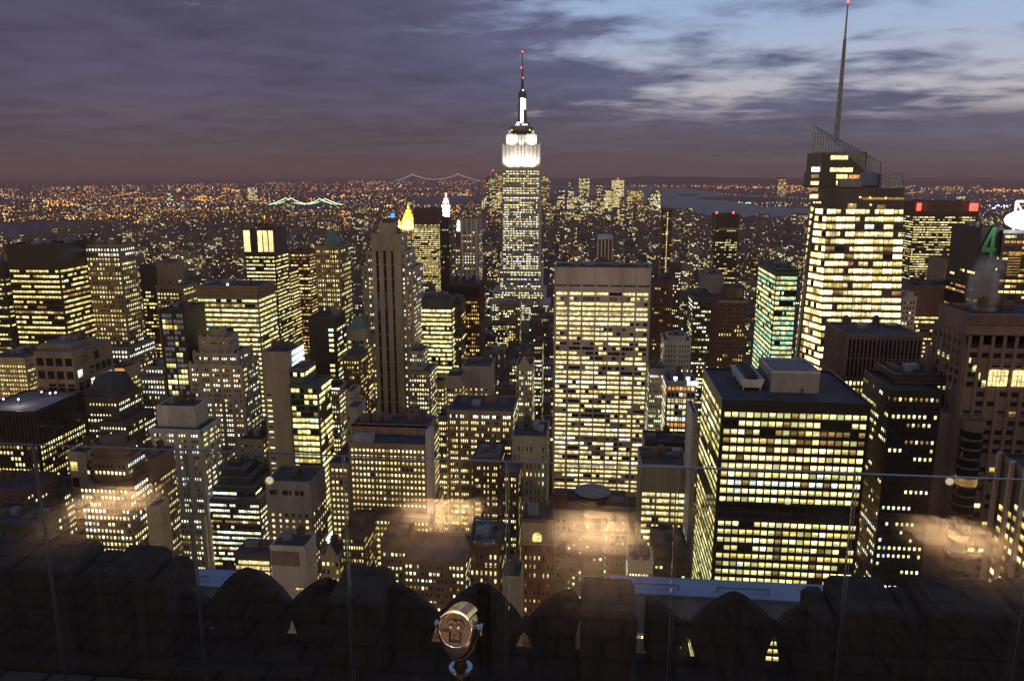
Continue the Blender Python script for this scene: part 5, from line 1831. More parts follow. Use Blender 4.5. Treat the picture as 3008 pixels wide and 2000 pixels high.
# horizon band, uneven: clusters
clus = [(r5.uniform(-30, 3040), r5.uniform(0, 1)) for _ in range(120)]
for u0, q in clus:
    for _ in range(r5.randint(3, 14)):
        u = u0+r5.gauss(0, 18)
        bow = 24*((u-1500)/1500)**2
        v = 531+bow+r5.expovariate(1/9.0)
        if on_water(u, v): continue
        spark(u, v, r5.uniform(.7, 1.7), wpick(AMB))
from mathutils import noise as mnoise
def district(x, y):
    return mnoise.noise(Vector((x/1500.0, y/2600.0, 3.7)))+.5*mnoise.noise(Vector((x/480.0, y/800.0, 9.1)))
for _ in range(5200):
    u = r5.uniform(-20, 1480) if r5.random() < .72 else r5.uniform(2380, 3030)
    bow = 24*((u-1500)/1500)**2
    v = 534+bow+abs(r5.gauss(0, 70))
    if v > 740 or on_water(u, v): continue
    p = at_z(u, v, 10)
    q = district(p.x, p.y)
    if r5.random() > max(.04, min(1, .18+1.5*q)): continue
    spark(u, v, min(3.2, .62+r5.expovariate(1/.48)), wpick(AMB if v < 680 else MIX), lift=62 if v > 585 else 12)
# lamps strung along the streets of the far boroughs
for _ in range(150):
    u, v = (r5.uniform(-40, 1480) if r5.random() < .8 else r5.uniform(2380, 3050)), r5.uniform(546, 665)
    p = at_z(u, v, 12)
    ang = r5.choice([.35, .35+math.pi/2, -.5, -.5+math.pi/2, 1.1])+r5.gauss(0, .04)
    L_ = r5.uniform(300, 1500)*(p.y/4500)
    stp = r5.uniform(34, 70)*(p.y/4500)
    k_ = r5.choice(['lamp_amber', 'lamp_amber', 'lamp_amber', 'lamp_warm'])
    for i in range(int(L_/stp)):
        x_, y_ = p.x+math.cos(ang)*stp*i+r5.gauss(0, 4), p.y+math.sin(ang)*stp*i+r5.gauss(0, 4)
        if y_ < 3000: break
        uu, vv, _w = proj(Vector((x_, y_, 12)))
        if not on_water(uu, vv) and vv > 529: spark(uu, vv, r5.uniform(.7, 1.5), k_, lift=45 if vv > 585 else 12)
# knots of brighter light on the left shore
for _ in range(46):
    u0, v0 = r5.uniform(0, 1400), r5.uniform(548, 650)
    for _ in range(r5.randint(4, 12)):
        u, v = u0+r5.gauss(0, 14), v0+r5.gauss(0, 3.2)
        if not on_water(u, v): spark(u, v, r5.uniform(1.2, 3.2), wpick((9, 3, .6, .2, .3, .1)), lift=50)
for u0, u1, v0, v1, n, k, s in ((0, 400, 640, 645, 60, 'lamp_amber', 1.7), (120, 165, 626, 636, 16, 'lamp_violet', 2.4), (465, 510, 596, 602, 8, 'lamp_violet', 2.0), (80, 115, 685, 692, 9, 'lamp_white', 2.2), (50, 200, 590, 640, 40, 'lamp_amber', 2.3), (720, 1150, 548, 560, 60, 'lamp_amber', 1.4), (1620, 1860, 540, 543, 40, 'lamp_amber', 1.4), (1850, 2400, 541, 549, 110, 'lamp_amber', 1.5), (2100, 2280, 549, 553, 40, 'lamp_amber', 1.8), (2310, 2380, 545, 566, 60, 'lamp_amber', 1.7), (2880, 3030, 557, 563, 60, 'lamp_amber', 2.0), (2660, 2900, 546, 570, 60, 'lamp_warm', 1.4), (2140, 2380, 594, 606, 70, 'lamp_warm', 1.5), (2140, 2210, 594, 598, 16, 'lamp_green', 1.8), (2205, 2240, 647, 652, 16, 'lamp_violet', 2.2), (2240, 2320, 648, 660, 20, 'lamp_green', 1.9), (2650, 2665, 632, 640, 6, 'lamp_violet', 2.2), (2890, 2985, 602, 612, 16, 'lamp_violet', 2.2), (1030, 1110, 530, 536, 20, 'lamp_amber', 1.2), (1860, 1920, 545, 552, 14, 'lamp_warm', 1.6)):
    for _ in range(n):
        u, v = r5.uniform(u0, u1), r5.uniform(v0, v1)
        if (v0, v1) == (640, 645): v = 641+(u-200)**2*.00002+r5.uniform(-1.5, 1.5)
        if not on_water(u, v) or k in ('lamp_white',): spark(u, v, s*r5.uniform(.6, 1.25), k)
# midtown south to the village
for _ in range(1300):
    u, v = r5.uniform(200, 2900), 600+abs(r5.gauss(0, 95))
    if v > 900 or on_water(u, v): continue
    p = at_z(u, v, 10)
    spark(u, v, r5.uniform(.6, 1.5), wpick(MIX), lift=r5.uniform(40, 75))
# one bright diagonal avenue
for _ in range(46):
    t = r5.random()
    spark(1775+60*t+r5.uniform(-5, 5), 650+52*t+r5.uniform(-4, 4), r5.uniform(.9, 2.2), r5.choice(['lamp_warm', 'lamp_amber', 'lamp_warm']))
for k, b in pts.items():
    if b.f:
        o = b.build('city_light', k)
        o['kind'] = 'stuff'
        o['label'] = 'scattered %s points of light of the far streets' % {'lamp_amber': 'amber', 'lamp_warm': 'warm yellow', 'lamp_white': 'white', 'lamp_green': 'greenish', 'lamp_red': 'red', 'lamp_violet': 'violet white'}[k]
        o['category'] = 'city lights'
# lamps down in the near streets give the warm glow between the towers
b = MB()
for Yl in range(330, 980, 42):
    for xl in (-560, -450, -310, -185, -60, 95, 225, 380):
        if clear_of(xl-2, xl+2, Yl-2, Yl+2, 1):
            b.lathe((xl, Yl, 9), [(.3, 0), (.8, .3), (.8, .9), (.2, 1.2)], 6)
            b.box(xl-.1, xl+.1, Yl+1-.1, Yl+1+.1, 0, 9)
o = b.build('street_lamp', 'street_lamp')
o['kind'] = 'stuff'
o['label'] = 'warm street lamps along the avenues between the towers'
o['category'] = 'street lamps'

# ------------------------------------------------------------------ thin city haze
hz = MB()
hz.box(-31000, 31000, -3100, 30500, -1.5, 470)
def f_haze(N):
    v = N.n('ShaderNodeVolumePrincipled', **{'Color': (1.0, .62, .55, 1), 'Density': 5.5e-5, 'Anisotropy': .1})
    N.n('ShaderNodeOutputMaterial', Volume=v.outputs[0])
mat('haze', f_haze)
h_ = hz.build('haze', 'haze')
h_['kind'] = 'stuff'
h_['label'] = 'thin purplish evening haze over the whole city'
h_['category'] = 'haze'

# ------------------------------------------------------------------ steam
def steam(label, u, v0, v1, w, Y, dens, seed, lean):
    r6 = random.Random(seed)
    m = MB()
    a, b = at_y(u, v0, Y), at_y(u, v1, Y)
    sc = (a-EYE).length/FPX
    n = 9
    rings = []
    for i in range(n):
        t = i/(n-1)
        c = a.lerp(b, t)+Vector((lean*sc*t*t, 0, 0))
        rr = w*sc*(.55+.55*math.sin(math.pi*min(1, t*.8+.12)))*(1 if i not in (0, n-1) else .55)
        rings.append([(c.x+rr*math.cos(q)*r6.uniform(.85, 1.15), c.y+rr*math.sin(q)*r6.uniform(.85, 1.15), c.z) for q in np.linspace(0, 2*math.pi, 14, endpoint=False)])
    m.loft(rings)
    def f(N):
        g = N.n('ShaderNodeTexCoord')
        mp = N.n('ShaderNodeMapping', Vector=g.outputs['Object'])
        mp.inputs['Scale'].default_value = (1, 1, .8)
        nz = N.n('ShaderNodeTexNoise', Vector=mp.outputs[0], Scale=.16, Detail=5.0, Roughness=.6, Distortion=.8).outputs[0]
        ge = N.n('ShaderNodeNewGeometry')
        sp_ = N.n('ShaderNodeSeparateXYZ', Vector=ge.outputs['Position'])
        t_ = N.m('DIVIDE', N.m('SUBTRACT', sp_.outputs[2], a.z), b.z-a.z)
        ax = N.m('ADD', N.m('ADD', N.m('MULTIPLY', t_, b.x-a.x), a.x), N.m('MULTIPLY', N.m('MULTIPLY', t_, t_), lean*sc))
        dx_, dy_ = N.m('SUBTRACT', sp_.outputs[0], ax), N.m('SUBTRACT', sp_.outputs[1], N.m('ADD', N.m('MULTIPLY', t_, b.y-a.y), a.y))
        rr_ = N.m('SQRT', N.m('ADD', N.m('MULTIPLY', dx_, dx_), N.m('MULTIPLY', dy_, dy_)))
        fall = N.m('MULTIPLY', N.rng(rr_, w*sc*.95, w*sc*.25), N.rng(t_, 1.0, .45))
        d = N.m('MULTIPLY', N.m('MULTIPLY', N.rng(nz, .40, .62), fall), dens)
        v = N.n('ShaderNodeVolumePrincipled', Color=(1, .93, .95, 1), Density=d)
        N.n('ShaderNodeOutputMaterial', Volume=v.outputs[0])
    mat('steam%d' % seed, f)
    MATS['steam%d' % seed].name = 'steam'
    o = m.build('steam', 'steam%d' % seed)
    o['kind'] = 'stuff'
    o['label'] = label
    o['category'] = 'steam'
steam('pinkish plume of steam rising from the red granite tower', 2885, 918, 740, 46, 366, .6, 3, 30)
steam('faint wisp of steam drifting over the red-sign tower', 2710, 588, 535, 22, 1330, .03, 4, 40)

# ------------------------------------------------------------------ the observation deck: floor, glass, parapet, viewer
FZ = CZ-5.33                      # lower deck floor
GY = 6.5                         # glass line
def f_deckstone(N):
    g = N.n('ShaderNodeNewGeometry')
    a = N.n('ShaderNodeTexNoise', Vector=g.outputs['Position'], Scale=2.2, Detail=8.0, Roughness=.65).outputs[0]
    b = N.n('ShaderNodeTexNoise', Vector=g.outputs['Position'], Scale=38.0, Detail=4.0).outputs[0]
    mp = N.n('ShaderNodeMapping', Vector=g.outputs['Position'])
    mp.inputs['Scale'].default_value = (7, 7, .7)
    st = N.n('ShaderNodeTexNoise', Vector=mp.outputs[0], Scale=1.0, Detail=4.0).outputs[0]
    c = N.mix(N.rng(a, .3, .7), (.030, .023, .019), (.075, .056, .042))
    c = N.mix(N.rng(st, .52, .68, 0, .65), c, (.014, .012, .011))
    c = N.mix(N.rng(b, .4, .65, 0, .3), c, (.085, .07, .055))
    bp = N.n('ShaderNodeBump', Height=N.m('ADD', a, N.m('MULTIPLY', b, .35)), Strength=.5, Distance=.03)
    out(N, N.n('ShaderNodeBsdfPrincipled', **{'Base Color': c, 'Roughness': .9, 'Normal': bp.outputs[0], 'Specular IOR Level': .2}).outputs[0])
mat('deck_stone', f_deckstone)
wallmat('deck_stone_dark', (.06, .05, .043), .9, .4)
def f_pave(N):
    tcx = N.n('ShaderNodeTexCoord')
    bt = N.n('ShaderNodeTexBrick', Vector=tcx.outputs['Object'], Color1=(.17, .15, .13, 1), Color2=(.13, .115, .10, 1), Mortar=(.025, .022, .02, 1), Scale=1.0)
    bt.inputs['Mortar Size'].default_value = .034
    bt.inputs['Brick Width'].default_value = .52
    bt.inputs['Row Height'].default_value = .40
    bt.offset = .5
    nz = N.n('ShaderNodeTexNoise', Vector=tcx.outputs['Object'], Scale=9.0, Detail=5.0).outputs[0]
    c = N.mix(N.rng(nz, .3, .7, 0, .5), bt.outputs[0], (.09, .078, .066))
    out(N, N.n('ShaderNodeBsdfPrincipled', **{'Base Color': c, 'Roughness': .7}).outputs[0])
mat('paving', f_pave)
def f_rail(N):
    gg = N.n('ShaderNodeNewGeometry')
    dp = N.n('ShaderNodeVectorMath', operation='DOT_PRODUCT')
    N.link(gg.outputs['Incoming'], dp.inputs[0]); N.link(gg.outputs['Normal'], dp.inputs[1])
    fr = N.m('ADD', N.m('MULTIPLY', N.m('POWER', N.m('SUBTRACT', 1.0, N.m('ABSOLUTE', dp.outputs['Value'])), 5.0), .91), .078)
    g = N.n('ShaderNodeBsdfGlossy', Color=(1, 1, 1, 1), Roughness=.0)
    t = N.n('ShaderNodeBsdfTransparent', Color=(.975, .985, .98, 1))
    mx = N.n('ShaderNodeMixShader')
    N.link(fr, mx.inputs[0])
    N.link(t.outputs[0], mx.inputs[1]); N.link(g.outputs[0], mx.inputs[2])
    out(N, mx.outputs[0])
mat('rail_glass', f_rail)
def f_edge(N):
    out(N, N.n('ShaderNodeBsdfPrincipled', **{'Base Color': (.20, .25, .33, 1), 'Roughness': .3, 'Metallic': .7}).outputs[0])
mat('glass_edge', f_edge)
def f_chrome(N):
    out(N, N.n('ShaderNodeBsdfPrincipled', **{'Base Color': (.78, .76, .74, 1), 'Roughness': .14, 'Metallic': 1.0}).outputs[0])
mat('chrome', f_chrome)
def f_satin(N):
    out(N, N.n('ShaderNodeBsdfPrincipled', **{'Base Color': (.80, .72, .66, 1), 'Roughness': .24, 'Metallic': 1.0}).outputs[0])
mat('satin_chrome', f_satin)
def f_plate(N):
    tcx = N.n('ShaderNodeTexCoord')
    a = N.n('ShaderNodeTexNoise', Vector=tcx.outputs['Object'], Scale=160.0, Detail=2.0).outputs[0]
    c = N.mix(N.rng(a, .4, .62), (.20, .16, .12), (.62, .52, .40))
    out(N, N.n('ShaderNodeBsdfPrincipled', **{'Base Color': c, 'Roughness': .5, 'Metallic': .55}).outputs[0])
mat('hammered_plate', f_plate)
def f_darkmetal(N):
    out(N, N.n('ShaderNodeBsdfPrincipled', **{'Base Color': (.05, .048, .05, 1), 'Roughness': .3, 'Metallic': .8}).outputs[0])
mat('dark_metal', f_darkmetal)
def f_coping(N):
    g = N.n('ShaderNodeNewGeometry')
    t = N.n('ShaderNodeTexNoise', Vector=g.outputs['Position'], Scale=3.0, Detail=5.0).outputs[0]
    out(N, N.n('ShaderNodeBsdfPrincipled', **{'Base Color': N.mix(N.rng(t, .3, .7), (.30, .35, .46), (.38, .43, .54)), 'Roughness': .55}).outputs[0])  # blue cast of the dusk sky put into the metal's own colour
mat('coping_metal', f_coping)
litmat('step_lens', (1, .8, .5), 4.0, flat=True)

# floor slab and the building body below
m = MB()
m.box(-16, 16, .9, 7.0, FZ-.4, FZ)
kind(m.build('deck_floor', 'paving'), 'structure')
m = MB()
m.box(-15.5, 15.5, .9, 8.2, 0, FZ-.41)
m.box(-15, 15, 8.21, 11.2, 0, FZ-4.2)
tag(m.build('deck_tower_body', 'deck_stone'), 'stone shaft of the tower under the observation deck', 'building')
# upper terrace wall under the camera, facing the deck
m = MB()
m.box(-16, 16, -.6, .88, FZ-.4, CZ-1.62)
m.box(-16, 16, .30, .62, CZ-1.61, CZ-.86)
for k in range(-5, 6):
    m.box(k*2.9-.35+.6, k*2.9+.35+.6, .881, 1.05, FZ, CZ-1.7)
uw = m.build('terrace_wall', 'deck_stone_dark')
tag(uw, 'dark stone terrace wall behind the lower deck, seen only in reflection', 'wall')
# wall lamps throwing pools of light on the paving
for (u, v), pw in (((1301, 1492), 1.0), ((1752, 1548), 1.15), ((2806, 1566), .8), ((345, 1462), .8)):
    p = at_z(u, v, FZ)
    yr = 2*GY-p.y
    root = thing('wall_lamp', 'wall lamp lighting the paving', 'lamp', (p.x, 1.2, FZ+2.5), 'wall lamps of the lower deck')
    m = MB()
    m.lathe((p.x, 1.24, FZ+2.35), [(.10, 0), (.13, .02), (.13, .26), (.05, .34)], 14)
    m.box(p.x-.05, p.x+.05, 1.052, 1.13, FZ+2.45, FZ+2.6)
    m.build('lamp_housing', 'dark_metal', root)
    bulb = lamp('bulb', 'SPOT', (p.x, 1.24, FZ+2.33), 1900*pw, (1, .56, .26), root, aim=(p.x, yr+.3, FZ), size=.05, spot=R(84), blend=1.0)
    bulb.scale = (.50, .85, 1)
    lamp('bulb', 'SPOT', (p.x, 1.24, FZ+2.33), 7500*pw, (1, .66, .36), root, aim=(p.x, yr+.1, FZ), size=.05, spot=R(38), blend=1.0)
    lamp('glow', 'POINT', (p.x, 1.5, FZ+2.5), 45*pw, (1, .58, .32), root, size=.08)
for (u, v, r) in ((791, 1411, .075), (2314, 1472, .06), (2790, 1414, .065)):
    d = ray(u, v)
    t = (2*GY-1.06)/d.y
    p = EYE+d*t
    root = thing('step_light', 'small round step light low on the terrace wall', 'lamp', (p.x, 1.0, p.z), 'step lights of the terrace wall')
    m = MB()
    m.tube([(p.x, .884, p.z), (p.x, 1.06, p.z)], r, 14)
    m.build('housing', 'dark_metal', root)
    m = MB()
    m.tube([(p.x, 1.062, p.z), (p.x, 1.075, p.z)], r*.9, 14)
    m.build('lens', 'step_lens', root)

# glass panels
GT = at_y(1504, 1355, GY).z
PW, GAP = 1.50, .03
x = at_y(1490, 1600, GY).x-PW*6
k = 0
while x < 7.5:
    root = thing('glass_barrier', 'tall clear glass panel of the deck railing, reflecting the lit paving', 'glass barrier', (x+PW/2, GY, FZ), 'glass panels of the railing')
    m = MB()
    m.box(x+GAP/2, x+PW-GAP/2, GY, GY+.016, FZ+.05, GT-.012)
    m.build('pane', 'rail_glass', root)
    m = MB()
    m.box(x+GAP/2, x+PW-GAP/2, GY-.001, GY+.017, GT-.009, GT)
    m.build('top_edge', 'glass_edge', root)
    m = MB()
    m.box(x+GAP/2-.004, x+GAP/2-.0005, GY-.001, GY+.017, FZ+.05, GT)
    m.build('side_edge', 'glass_edge', root)
    m = MB()
    m.box(x+PW-GAP/2+.0005, x+PW-GAP/2+.010, GY-.001, GY+.017, FZ+.05, GT)
    m.build('side_edge', 'glass_edge', root)
    m = MB()
    m.box(x+GAP/2, x+PW-GAP/2, GY-.03, GY+.046, FZ+.001, FZ+.049)
    m.build('shoe', 'dark_metal', root)
    x += PW
    k += 1

# parapet: base ledge, merlons, piers and lobed tracery
BY0, BY1 = 7.15, 7.83
def X_at(u, v, Y): return at_y(u, v, Y).x
m = MB()
m.box(-16, 16, BY0-.1, BY1, FZ-.39, FZ+.10)
tag(m.build('parapet_ledge', 'deck_stone'), 'long stone ledge at the foot of the parapet', 'ledge')
def block(label, segs, cat='parapet block', name='parapet_block'):
    """segs: (uL, uR, v of the front top edge) at the front plane; side by side blocks with chamfered tops."""
    a0 = X_at(segs[0][0], 1700, BY0)
    root = thing(name, label, cat, (a0, BY0+.5, FZ+.10))
    for i, (uL, uR, v, dy) in enumerate(segs):
        xa, xb = X_at(uL, v, BY0), X_at(uR, v, BY0)
        z = at_y((uL+uR)/2, v, BY0+dy).z
        m = MB()
        z0 = FZ+.101
        c = .05
        y0, y1 = BY0+dy, BY1
        m.loft([[(xa, y0, z0), (xb, y0, z0), (xb, y1, z0), (xa, y1, z0)], [(xa, y0, z-.5), (xb, y0, z-.5), (xb, y1, z-.5), (xa, y1, z-.5)], [(xa, y0, z-.497), (xb, y0, z-.497), (xb, y1, z-.497), (xa, y1, z-.497)],
                [(xa, y0, z-c), (xb, y0, z-c), (xb, y1, z-c), (xa, y1, z-c)], [(xa+c, y0+c, z), (xb-c, y0+c, z), (xb-c, y1-c, z+.04), (xa+c, y1-c, z+.04)]])
        m.build('stone', 'deck_stone', root)
        m = MB()
        m.box(xa-.008, xb+.008, y0-.008, y0-.0005, z-.52, z-.50)
        m.build('joint', 'deck_stone_dark', root)
    return root
block('broad ridged stone block of the parapet at the left', [(-160, 28, 1662, 0), (34, 190, 1668, .0), (196, 268, 1690, .10), (274, 408, 1692, .0), (412, 474, 1714, .07)])
block('narrow stone pier of the parapet left of the coin viewer', [(955, 1112, 1760, 0)], 'pier', 'parapet_pier')
block('stone pier of the parapet right of the coin viewer', [(1705, 1874, 1800, 0)], 'pier', 'parapet_pier')
block('broad ridged stone block of the parapet at the right', [(2408, 2476, 1818, .07), (2480, 2665, 1798, .0), (2671, 2740, 1815, .10), (2746, 3010, 1806, .0), (3015, 3200, 1800, .05)])
# lobed tracery panels with small pointed openings under the valleys
TY = 7.55
def tracery(label, uL, uR, peaks, valleys):
    """peaks, valleys: lists of (u, v) along the top outline."""
    ks = sorted([(u, v, 1) for u, v in peaks]+[(u, v, 0) for u, v in valleys])
    root = thing('tracery_panel', label, 'parapet tracery', (X_at((uL+uR)/2, 1800, TY), TY, FZ+.1))
    top = []
    for i in range(len(ks)-1):
        a, b = ks[i], ks[i+1]
        pa, pb = at_y(a[0], a[1], TY+.05), at_y(b[0], b[1], TY+.05)
        for q in np.linspace(0, 1, 12)[:-1]:
            # pointed-arch shoulder: steep next to the valley, rounding to the peak
            g = lambda x_: .82*(1-(1-x_)**1.75)+.18*x_
            s = g(q) if b[2] else 1-g(1-q)*1.0
            s = g(q) if b[2] else g(1-q)
            s = s if b[2] else 1-s
            top.append((pa.x+(pb.x-pa.x)*q, pa.z+(pb.z-pa.z)*s))
    e = at_y(ks[-1][0], ks[-1][1], TY+.05)
    top.append((e.x, e.z))
    z0 = FZ+.101
    m = MB()
    th = .34
    holes = []
    for u, v in valleys:
        p = at_y(u, v+30, TY)
        holes.append((p.x, p.z, .135))
    def hole_top(x):
        for hx, hz, hw in holes:
            if abs(x-hx) < hw:
                t = abs(x-hx)/hw
                return max(z0+.02, z0+(hz-z0)*(1-t**1.6))
        return None
    xs = sorted(set([round(p[0], 4) for p in top]+[round(h[0]+d, 4) for h in holes for d in np.linspace(-h[2], h[2], 13)]))
    tx, tz = [p[0] for p in top], [p[1] for p in top]
    xs = [x_ for x_ in xs if tx[0] <= x_ <= tx[-1]]
    for xa, xb in zip(xs[:-1], xs[1:]):
        mid = (xa+xb)/2
        ins = hole_top(mid)
        lo = (z0, z0)
        if ins is not None:
            lo = (hole_top(xa) or z0, hole_top(xb) or z0)
        za, zb = np.interp(xa, tx, tz), np.interp(xb, tx, tz)
        ya, yb_ = TY, TY+th
        r = .05
        m.quad([(xa, ya, lo[0]), (xb, ya, lo[1]), (xb, ya, zb-r), (xa, ya, za-r)])
        m.quad([(xa, ya, za-r), (xb, ya, zb-r), (xb, ya+r, zb), (xa, ya+r, za)])
        za2, zb2 = max(lo[0]+.01, za-.2), max(lo[1]+.01, zb-.2)
        m.quad([(xa, ya+r, za), (xb, ya+r, zb), (xb, yb_, zb2), (xa, yb_, za2)])
        m.quad([(xb, yb_, lo[1]), (xa, yb_, lo[0]), (xa, yb_, za2), (xb, yb_, zb2)])
        if ins is not None: m.quad([(xa, yb_, lo[0]), (xb, yb_, lo[1]), (xb, ya, lo[1]), (xa, ya, lo[0])])
    m.build('tracery', 'deck_stone', root)
    # raised mouldings: a vertical shaft under each peak and a rim round each opening
    for u, v in peaks:
        p = at_y(u, v, TY)
        if tx[0]+.05 < p.x < tx[-1]-.05:
            s = MB()
            s.loft([[(p.x-.05, TY-.06, z0), (p.x+.05, TY-.06, z0), (p.x+.09, TY-.001, z0), (p.x-.09, TY-.001, z0)], [(p.x-.035, TY-.05, p.z-.22), (p.x+.035, TY-.05, p.z-.22), (p.x+.06, TY-.001, p.z-.16), (p.x-.06, TY-.001, p.z-.16)]])
            s.build('shaft', 'deck_stone', root)
    for hx, hz, hw in holes:
        s = MB()
        pts = [(hx+(hw+.035)*q, TY-.012, max(z0, z0+(hz+.07-z0)*(1-abs(q)**1.6))) for q in np.linspace(-1, 1, 15)]
        s.tube(pts, .024, 6)
        s.build('moulding', 'deck_stone', root)
tracery('lobed stone tracery between the left block and the left pier', 470, 960, [(488, 1690), (728, 1664), (964, 1694)], [(608, 1778), (846, 1776)])
tracery('lobed stone tracery behind the coin viewer', 1105, 1712, [(1166, 1710), (1418, 1708), (1672, 1728)], [(1104, 1772), (1287, 1806), (1540, 1826), (1714, 1772)])
tracery('lobed stone tracery between the right pier and the right block', 1868, 2420, [(1892, 1742), (2155, 1734), (2420, 1748)], [(2018, 1840), (2280, 1834)])
# metal-topped lower coping beyond the parapet
CY0 = 9.9
def coping(label, uL, uR, v0, chamfer):
    xa, xb = X_at(uL, v0, CY0), X_at(uR, v0, CY0)
    z = at_y((max(uL, 0)+uR)/2, v0, CY0).z
    root = thing('roof_coping', label, 'coping', ((xa+xb)/2, CY0+.3, z))
    m = MB()
    m.box(xa, xb, CY0+.02, CY0+.42, z-.62, z-.05)
    m.build('coping_wall', 'white_stone', root)
    for ub in (-60, 200, 420, 1790, 2155, 2440):
        X = X_at(ub, 1800, CY0)
        if xa < X < xb:
            m = MB()
            m.box(X-.14, X+.14, CY0+.05, CY0+.40, FZ-4.19, z-.621)
            m.build('bracket', 'white_stone', root)
    m = MB()
    m.loft([[(xa, CY0, z-.05), (xb, CY0, z-.05), (xb+chamfer, CY0+.46, z-.05), (xa, CY0+.46, z-.05)], [(xa, CY0, z), (xb, CY0, z), (xb+chamfer, CY0+.46, z+.01), (xa, CY0+.46, z+.01)]])
    cap = m.build('metal_cap', 'coping_metal', root)
    n = int((xb-xa)/1.1)
    for k in range(n):
        t = xa+(xb-xa)*(k+.5)/n
        m = MB()
        m.tube([(t-.35, CY0+.15, z+.002), (t-.35, CY0+.15, z+.07), (t+.35, CY0+.15, z+.07), (t+.35, CY0+.15, z+.002)], .016, 6)
        m.build('grab_bar', 'coping_metal', cap)
coping('blue-grey metal-topped coping wall beyond the left parapet', -300, 655, 1706, .12)
coping('long blue-grey metal-topped coping wall beyond the right parapet', 1790, 2600, 1758, 0)

# ------------------------------------------------------------------ coin viewer
VY = 5.6
C = at_y(1340, 1848, VY)
sc = .288/106                     # metres per photo pixel at the viewer
root = thing('coin_viewer', 'chrome coin-operated binocular viewer in front of the glass', 'viewer', (C.x, VY+.12, FZ))
tilt = R(19)
nrm = Vector((-.10, -math.cos(tilt), math.sin(tilt))).normalized()   # out of the face plate, toward the visitor
ux = Vector((1, 0, 0)); ux = (ux-nrm*ux.dot(nrm)).normalized()
uy = nrm.cross(ux); uy = -uy if uy.z < 0 else uy
def L(a, b, c=0.0): return C+ux*a+uy*b+nrm*c
RR = .143
def outline(k, n=40):
    """teardrop: round above, drawn to a blunt point below."""
    pts = []
    for i in range(n):
        t = 2*math.pi*i/n
        a, b = math.cos(t), math.sin(t)
        if b >= -.25:
            x_, y_ = a*RR, b*RR*.98
        else:
            q = (-b-.25)/.75
            x_, y_ = a*RR*(1-.12*q), -RR*(.25+1.42*q**.92)
        pts.append((x_*k, y_*k))
    return pts
def rings(ks): return [[L(x_, y_, c-(.06*max(0, (-y_/RR-.7)) if c > -.05 else 0)) for x_, y_ in outline(k)] for k, c in ks]
m = MB()
m.loft(rings([(.55, -.30), (.86, -.26), (.98, -.12), (1.03, -.03), (1.0, .0), (.95, .010), (.60, .011), (.25, .012), (.02, .012)]))
m.build('head', 'satin_chrome', root, smooth=True)
m = MB()
ell = lambda r, c, sy=1.0, cy=.0, n=36: [L(r*math.cos(t), cy+r*sy*math.sin(t), c) for t in np.linspace(0, 2*math.pi, n, endpoint=False)]
m.loft([ell(RR*.90, .0125), ell(RR*.90, .016)])
pl = m.build('face_plate', 'hammered_plate', root)
m = MB()
m.tube([L(RR*.93*math.cos(t), RR*.93*math.sin(t), .018) for t in np.linspace(-1.22*math.pi, .22*math.pi, 44)], .011, 8)
m.build('rim', 'chrome', root, smooth=True)
# raised binocular housing, eyepieces, nose, coin knob, bars
m = MB()
hs = [(-.075, .045), (-.062, .078), (-.025, .088), (0, .07), (.025, .088), (.062, .078), (.078, .045), (.06, .012), (0, -.012), (-.055, .012)]
m.loft([[L(a, b, .0165) for a, b in hs], [L(a*.9, b*.92+.003, .045) for a, b in hs]])
hb = m.build('eyepiece_housing', 'hammered_plate', root)
for sx_ in (-1, 1):
    m = MB()
    m.loft([ [L(sx_*.032+r*math.cos(t), .028+r*math.sin(t), c) for t in np.linspace(0, 2*math.pi, 18, endpoint=False)] for r, c in ((.020, .0455), (.020, .062), (.015, .062), (.014, .056))])
    e = m.build('eyepiece', 'dark_metal', hb)
    m = MB()
    m.loft([ [L(sx_*.032+r*math.cos(t), .028+r*math.sin(t), c) for t in np.linspace(0, 2*math.pi, 18, endpoint=False)] for r, c in ((.0135, .0565), (.0135, .058))])
    m.build('lens', 'chrome', e)
m = MB()
m.loft([[L(r*math.cos(t), .062+r*math.sin(t), c) for t in np.linspace(0, 2*math.pi, 18, endpoint=False)] for r, c in ((.019, .0455), (.017, .064))])
m.build('brow_knob', 'hammered_plate', hb)
m = MB()
m.loft([[L(r*math.cos(t), -.037+r*math.sin(t), c) for t in np.linspace(0, 2*math.pi, 20, endpoint=False)] for r, c in ((.029, .0165), (.029, .036), (.022, .036), (.020, .026))])
ck = m.build('coin_knob', 'hammered_plate', root)
m = MB()
m.loft([[L(a, b, c) for a, b in ((-.018, -.041), (.018, -.041), (.018, -.030), (-.018, -.030))] for c in (.0265, .030)])
m.build('coin_slot', 'dark_metal', ck)
for sx_ in (-1, 1):
    m = MB()
    m.tube([L(sx_*.045, -.012, .030), L(sx_*.045, -.10, .022)], .006, 8)
    m.build('bar', 'chrome', root)
m = MB()
m.loft([[L(a, b, c) for a, b in ((-.036, -.098), (.036, -.098), (.036, -.072), (-.036, -.072))] for c in (.0165, .020)])
m.build('coin_plate', 'dark_metal', root)
m = MB()
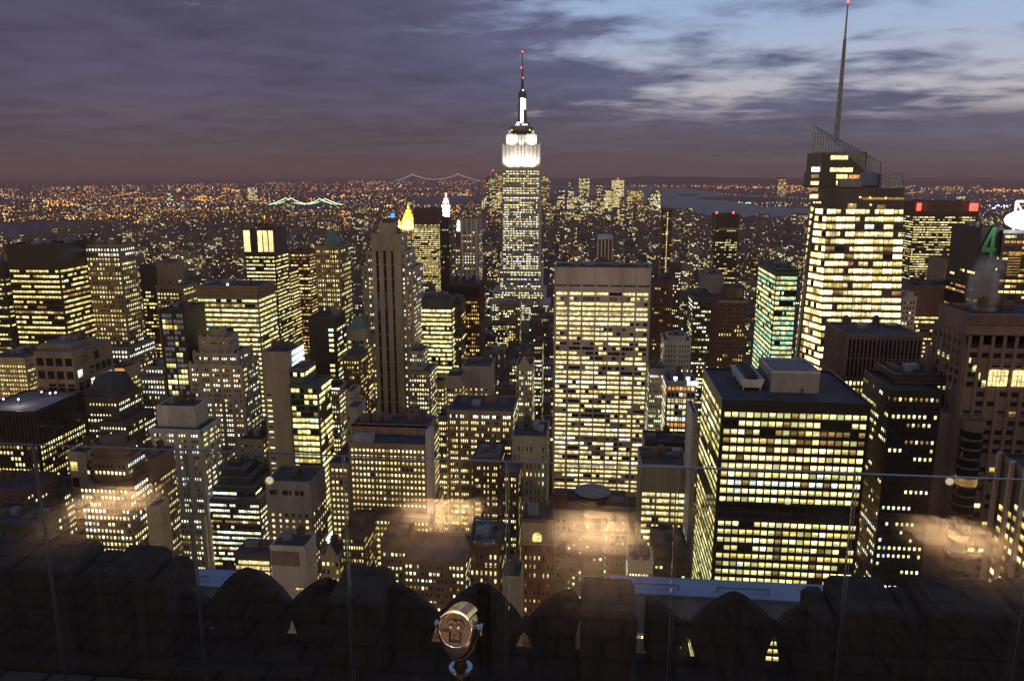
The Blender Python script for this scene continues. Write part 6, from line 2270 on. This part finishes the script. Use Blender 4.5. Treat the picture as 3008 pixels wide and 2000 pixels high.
m.loft([[L(a, b, c) for a, b in ((-.116, -.022), (-.055, -.022), (-.055, .006), (-.116, .006))] for c in (.0165, .021)])
m.build('name_plate', 'granite_red', root)
# hood: a curved visor over the top of the face
m = MB()
N_ = 16
sec = []
for t in np.linspace(R(38), R(142), N_):
    sec.append((math.cos(t)*RR*1.03, math.sin(t)*RR*1.03))
lo = [L(a, b, .075) for a, b in sec]
hi_ = [L(a*1.02, b*1.05+.010, .075) for a, b in sec][::-1]
lo2 = [L(a*.98, b*.98, -.25) for a, b in sec]
hi2 = [L(a*1.0, b*1.06+.014, -.25) for a, b in sec][::-1]
m.loft([lo+hi_, lo2+hi2])
m.build('hood', 'chrome', root, smooth=False)
# yoke and side knobs
m = MB()
yo = []
for t in np.linspace(R(5), R(-185), 29):
    a, b = math.cos(t), math.sin(t)
    q = max(0, (-b-.2)/.8)
    yo.append(L(a*RR*1.18*(1-.10*q), (b if b > -.2 else -(.2+1.62*q**.95))*RR*1.0, -.10))
m.tube(yo, .018, 8)
m.build('yoke', 'dark_metal', root, smooth=True)
for sx_ in (-1, 1):
    m = MB()
    m.tube([L(sx_*RR*1.02, .01, -.09), L(sx_*RR*1.24, .01, -.09)], .022, 12)
    m.tube([L(sx_*RR*1.241, .01, -.09), L(sx_*RR*1.42, .01, -.09)], .030, 14)
    m.tube([L(sx_*RR*1.30, -.02, -.09), L(sx_*RR*1.30, -.055, -.085)], .012, 10)
    m.build('side_knob', 'chrome', root)
# neck, collar, post
bx_, by_ = C.x+.005, VY+.16
zt_ = C.z-.24
m = MB()
m.lathe((bx_, by_, FZ), [(.19, 0), (.19, .03), (.085, .06), (.075, .9), (.075, zt_-FZ-.22), (.05, zt_-FZ-.18), (.05, zt_-FZ+.10)], 24)
m.build('post', 'dark_metal', root, smooth=True)
m = MB()
zc2 = at_y(1346, 1962, by_).z
m.lathe((bx_, by_, zc2-.015), [(.052, 0), (.10, 0), (.104, .018), (.10, .034), (.052, .036)], 28)
m.build('collar', 'chrome', root)
print('windows as objects', NWIN[0], 'objects', len(bpy.data.objects))
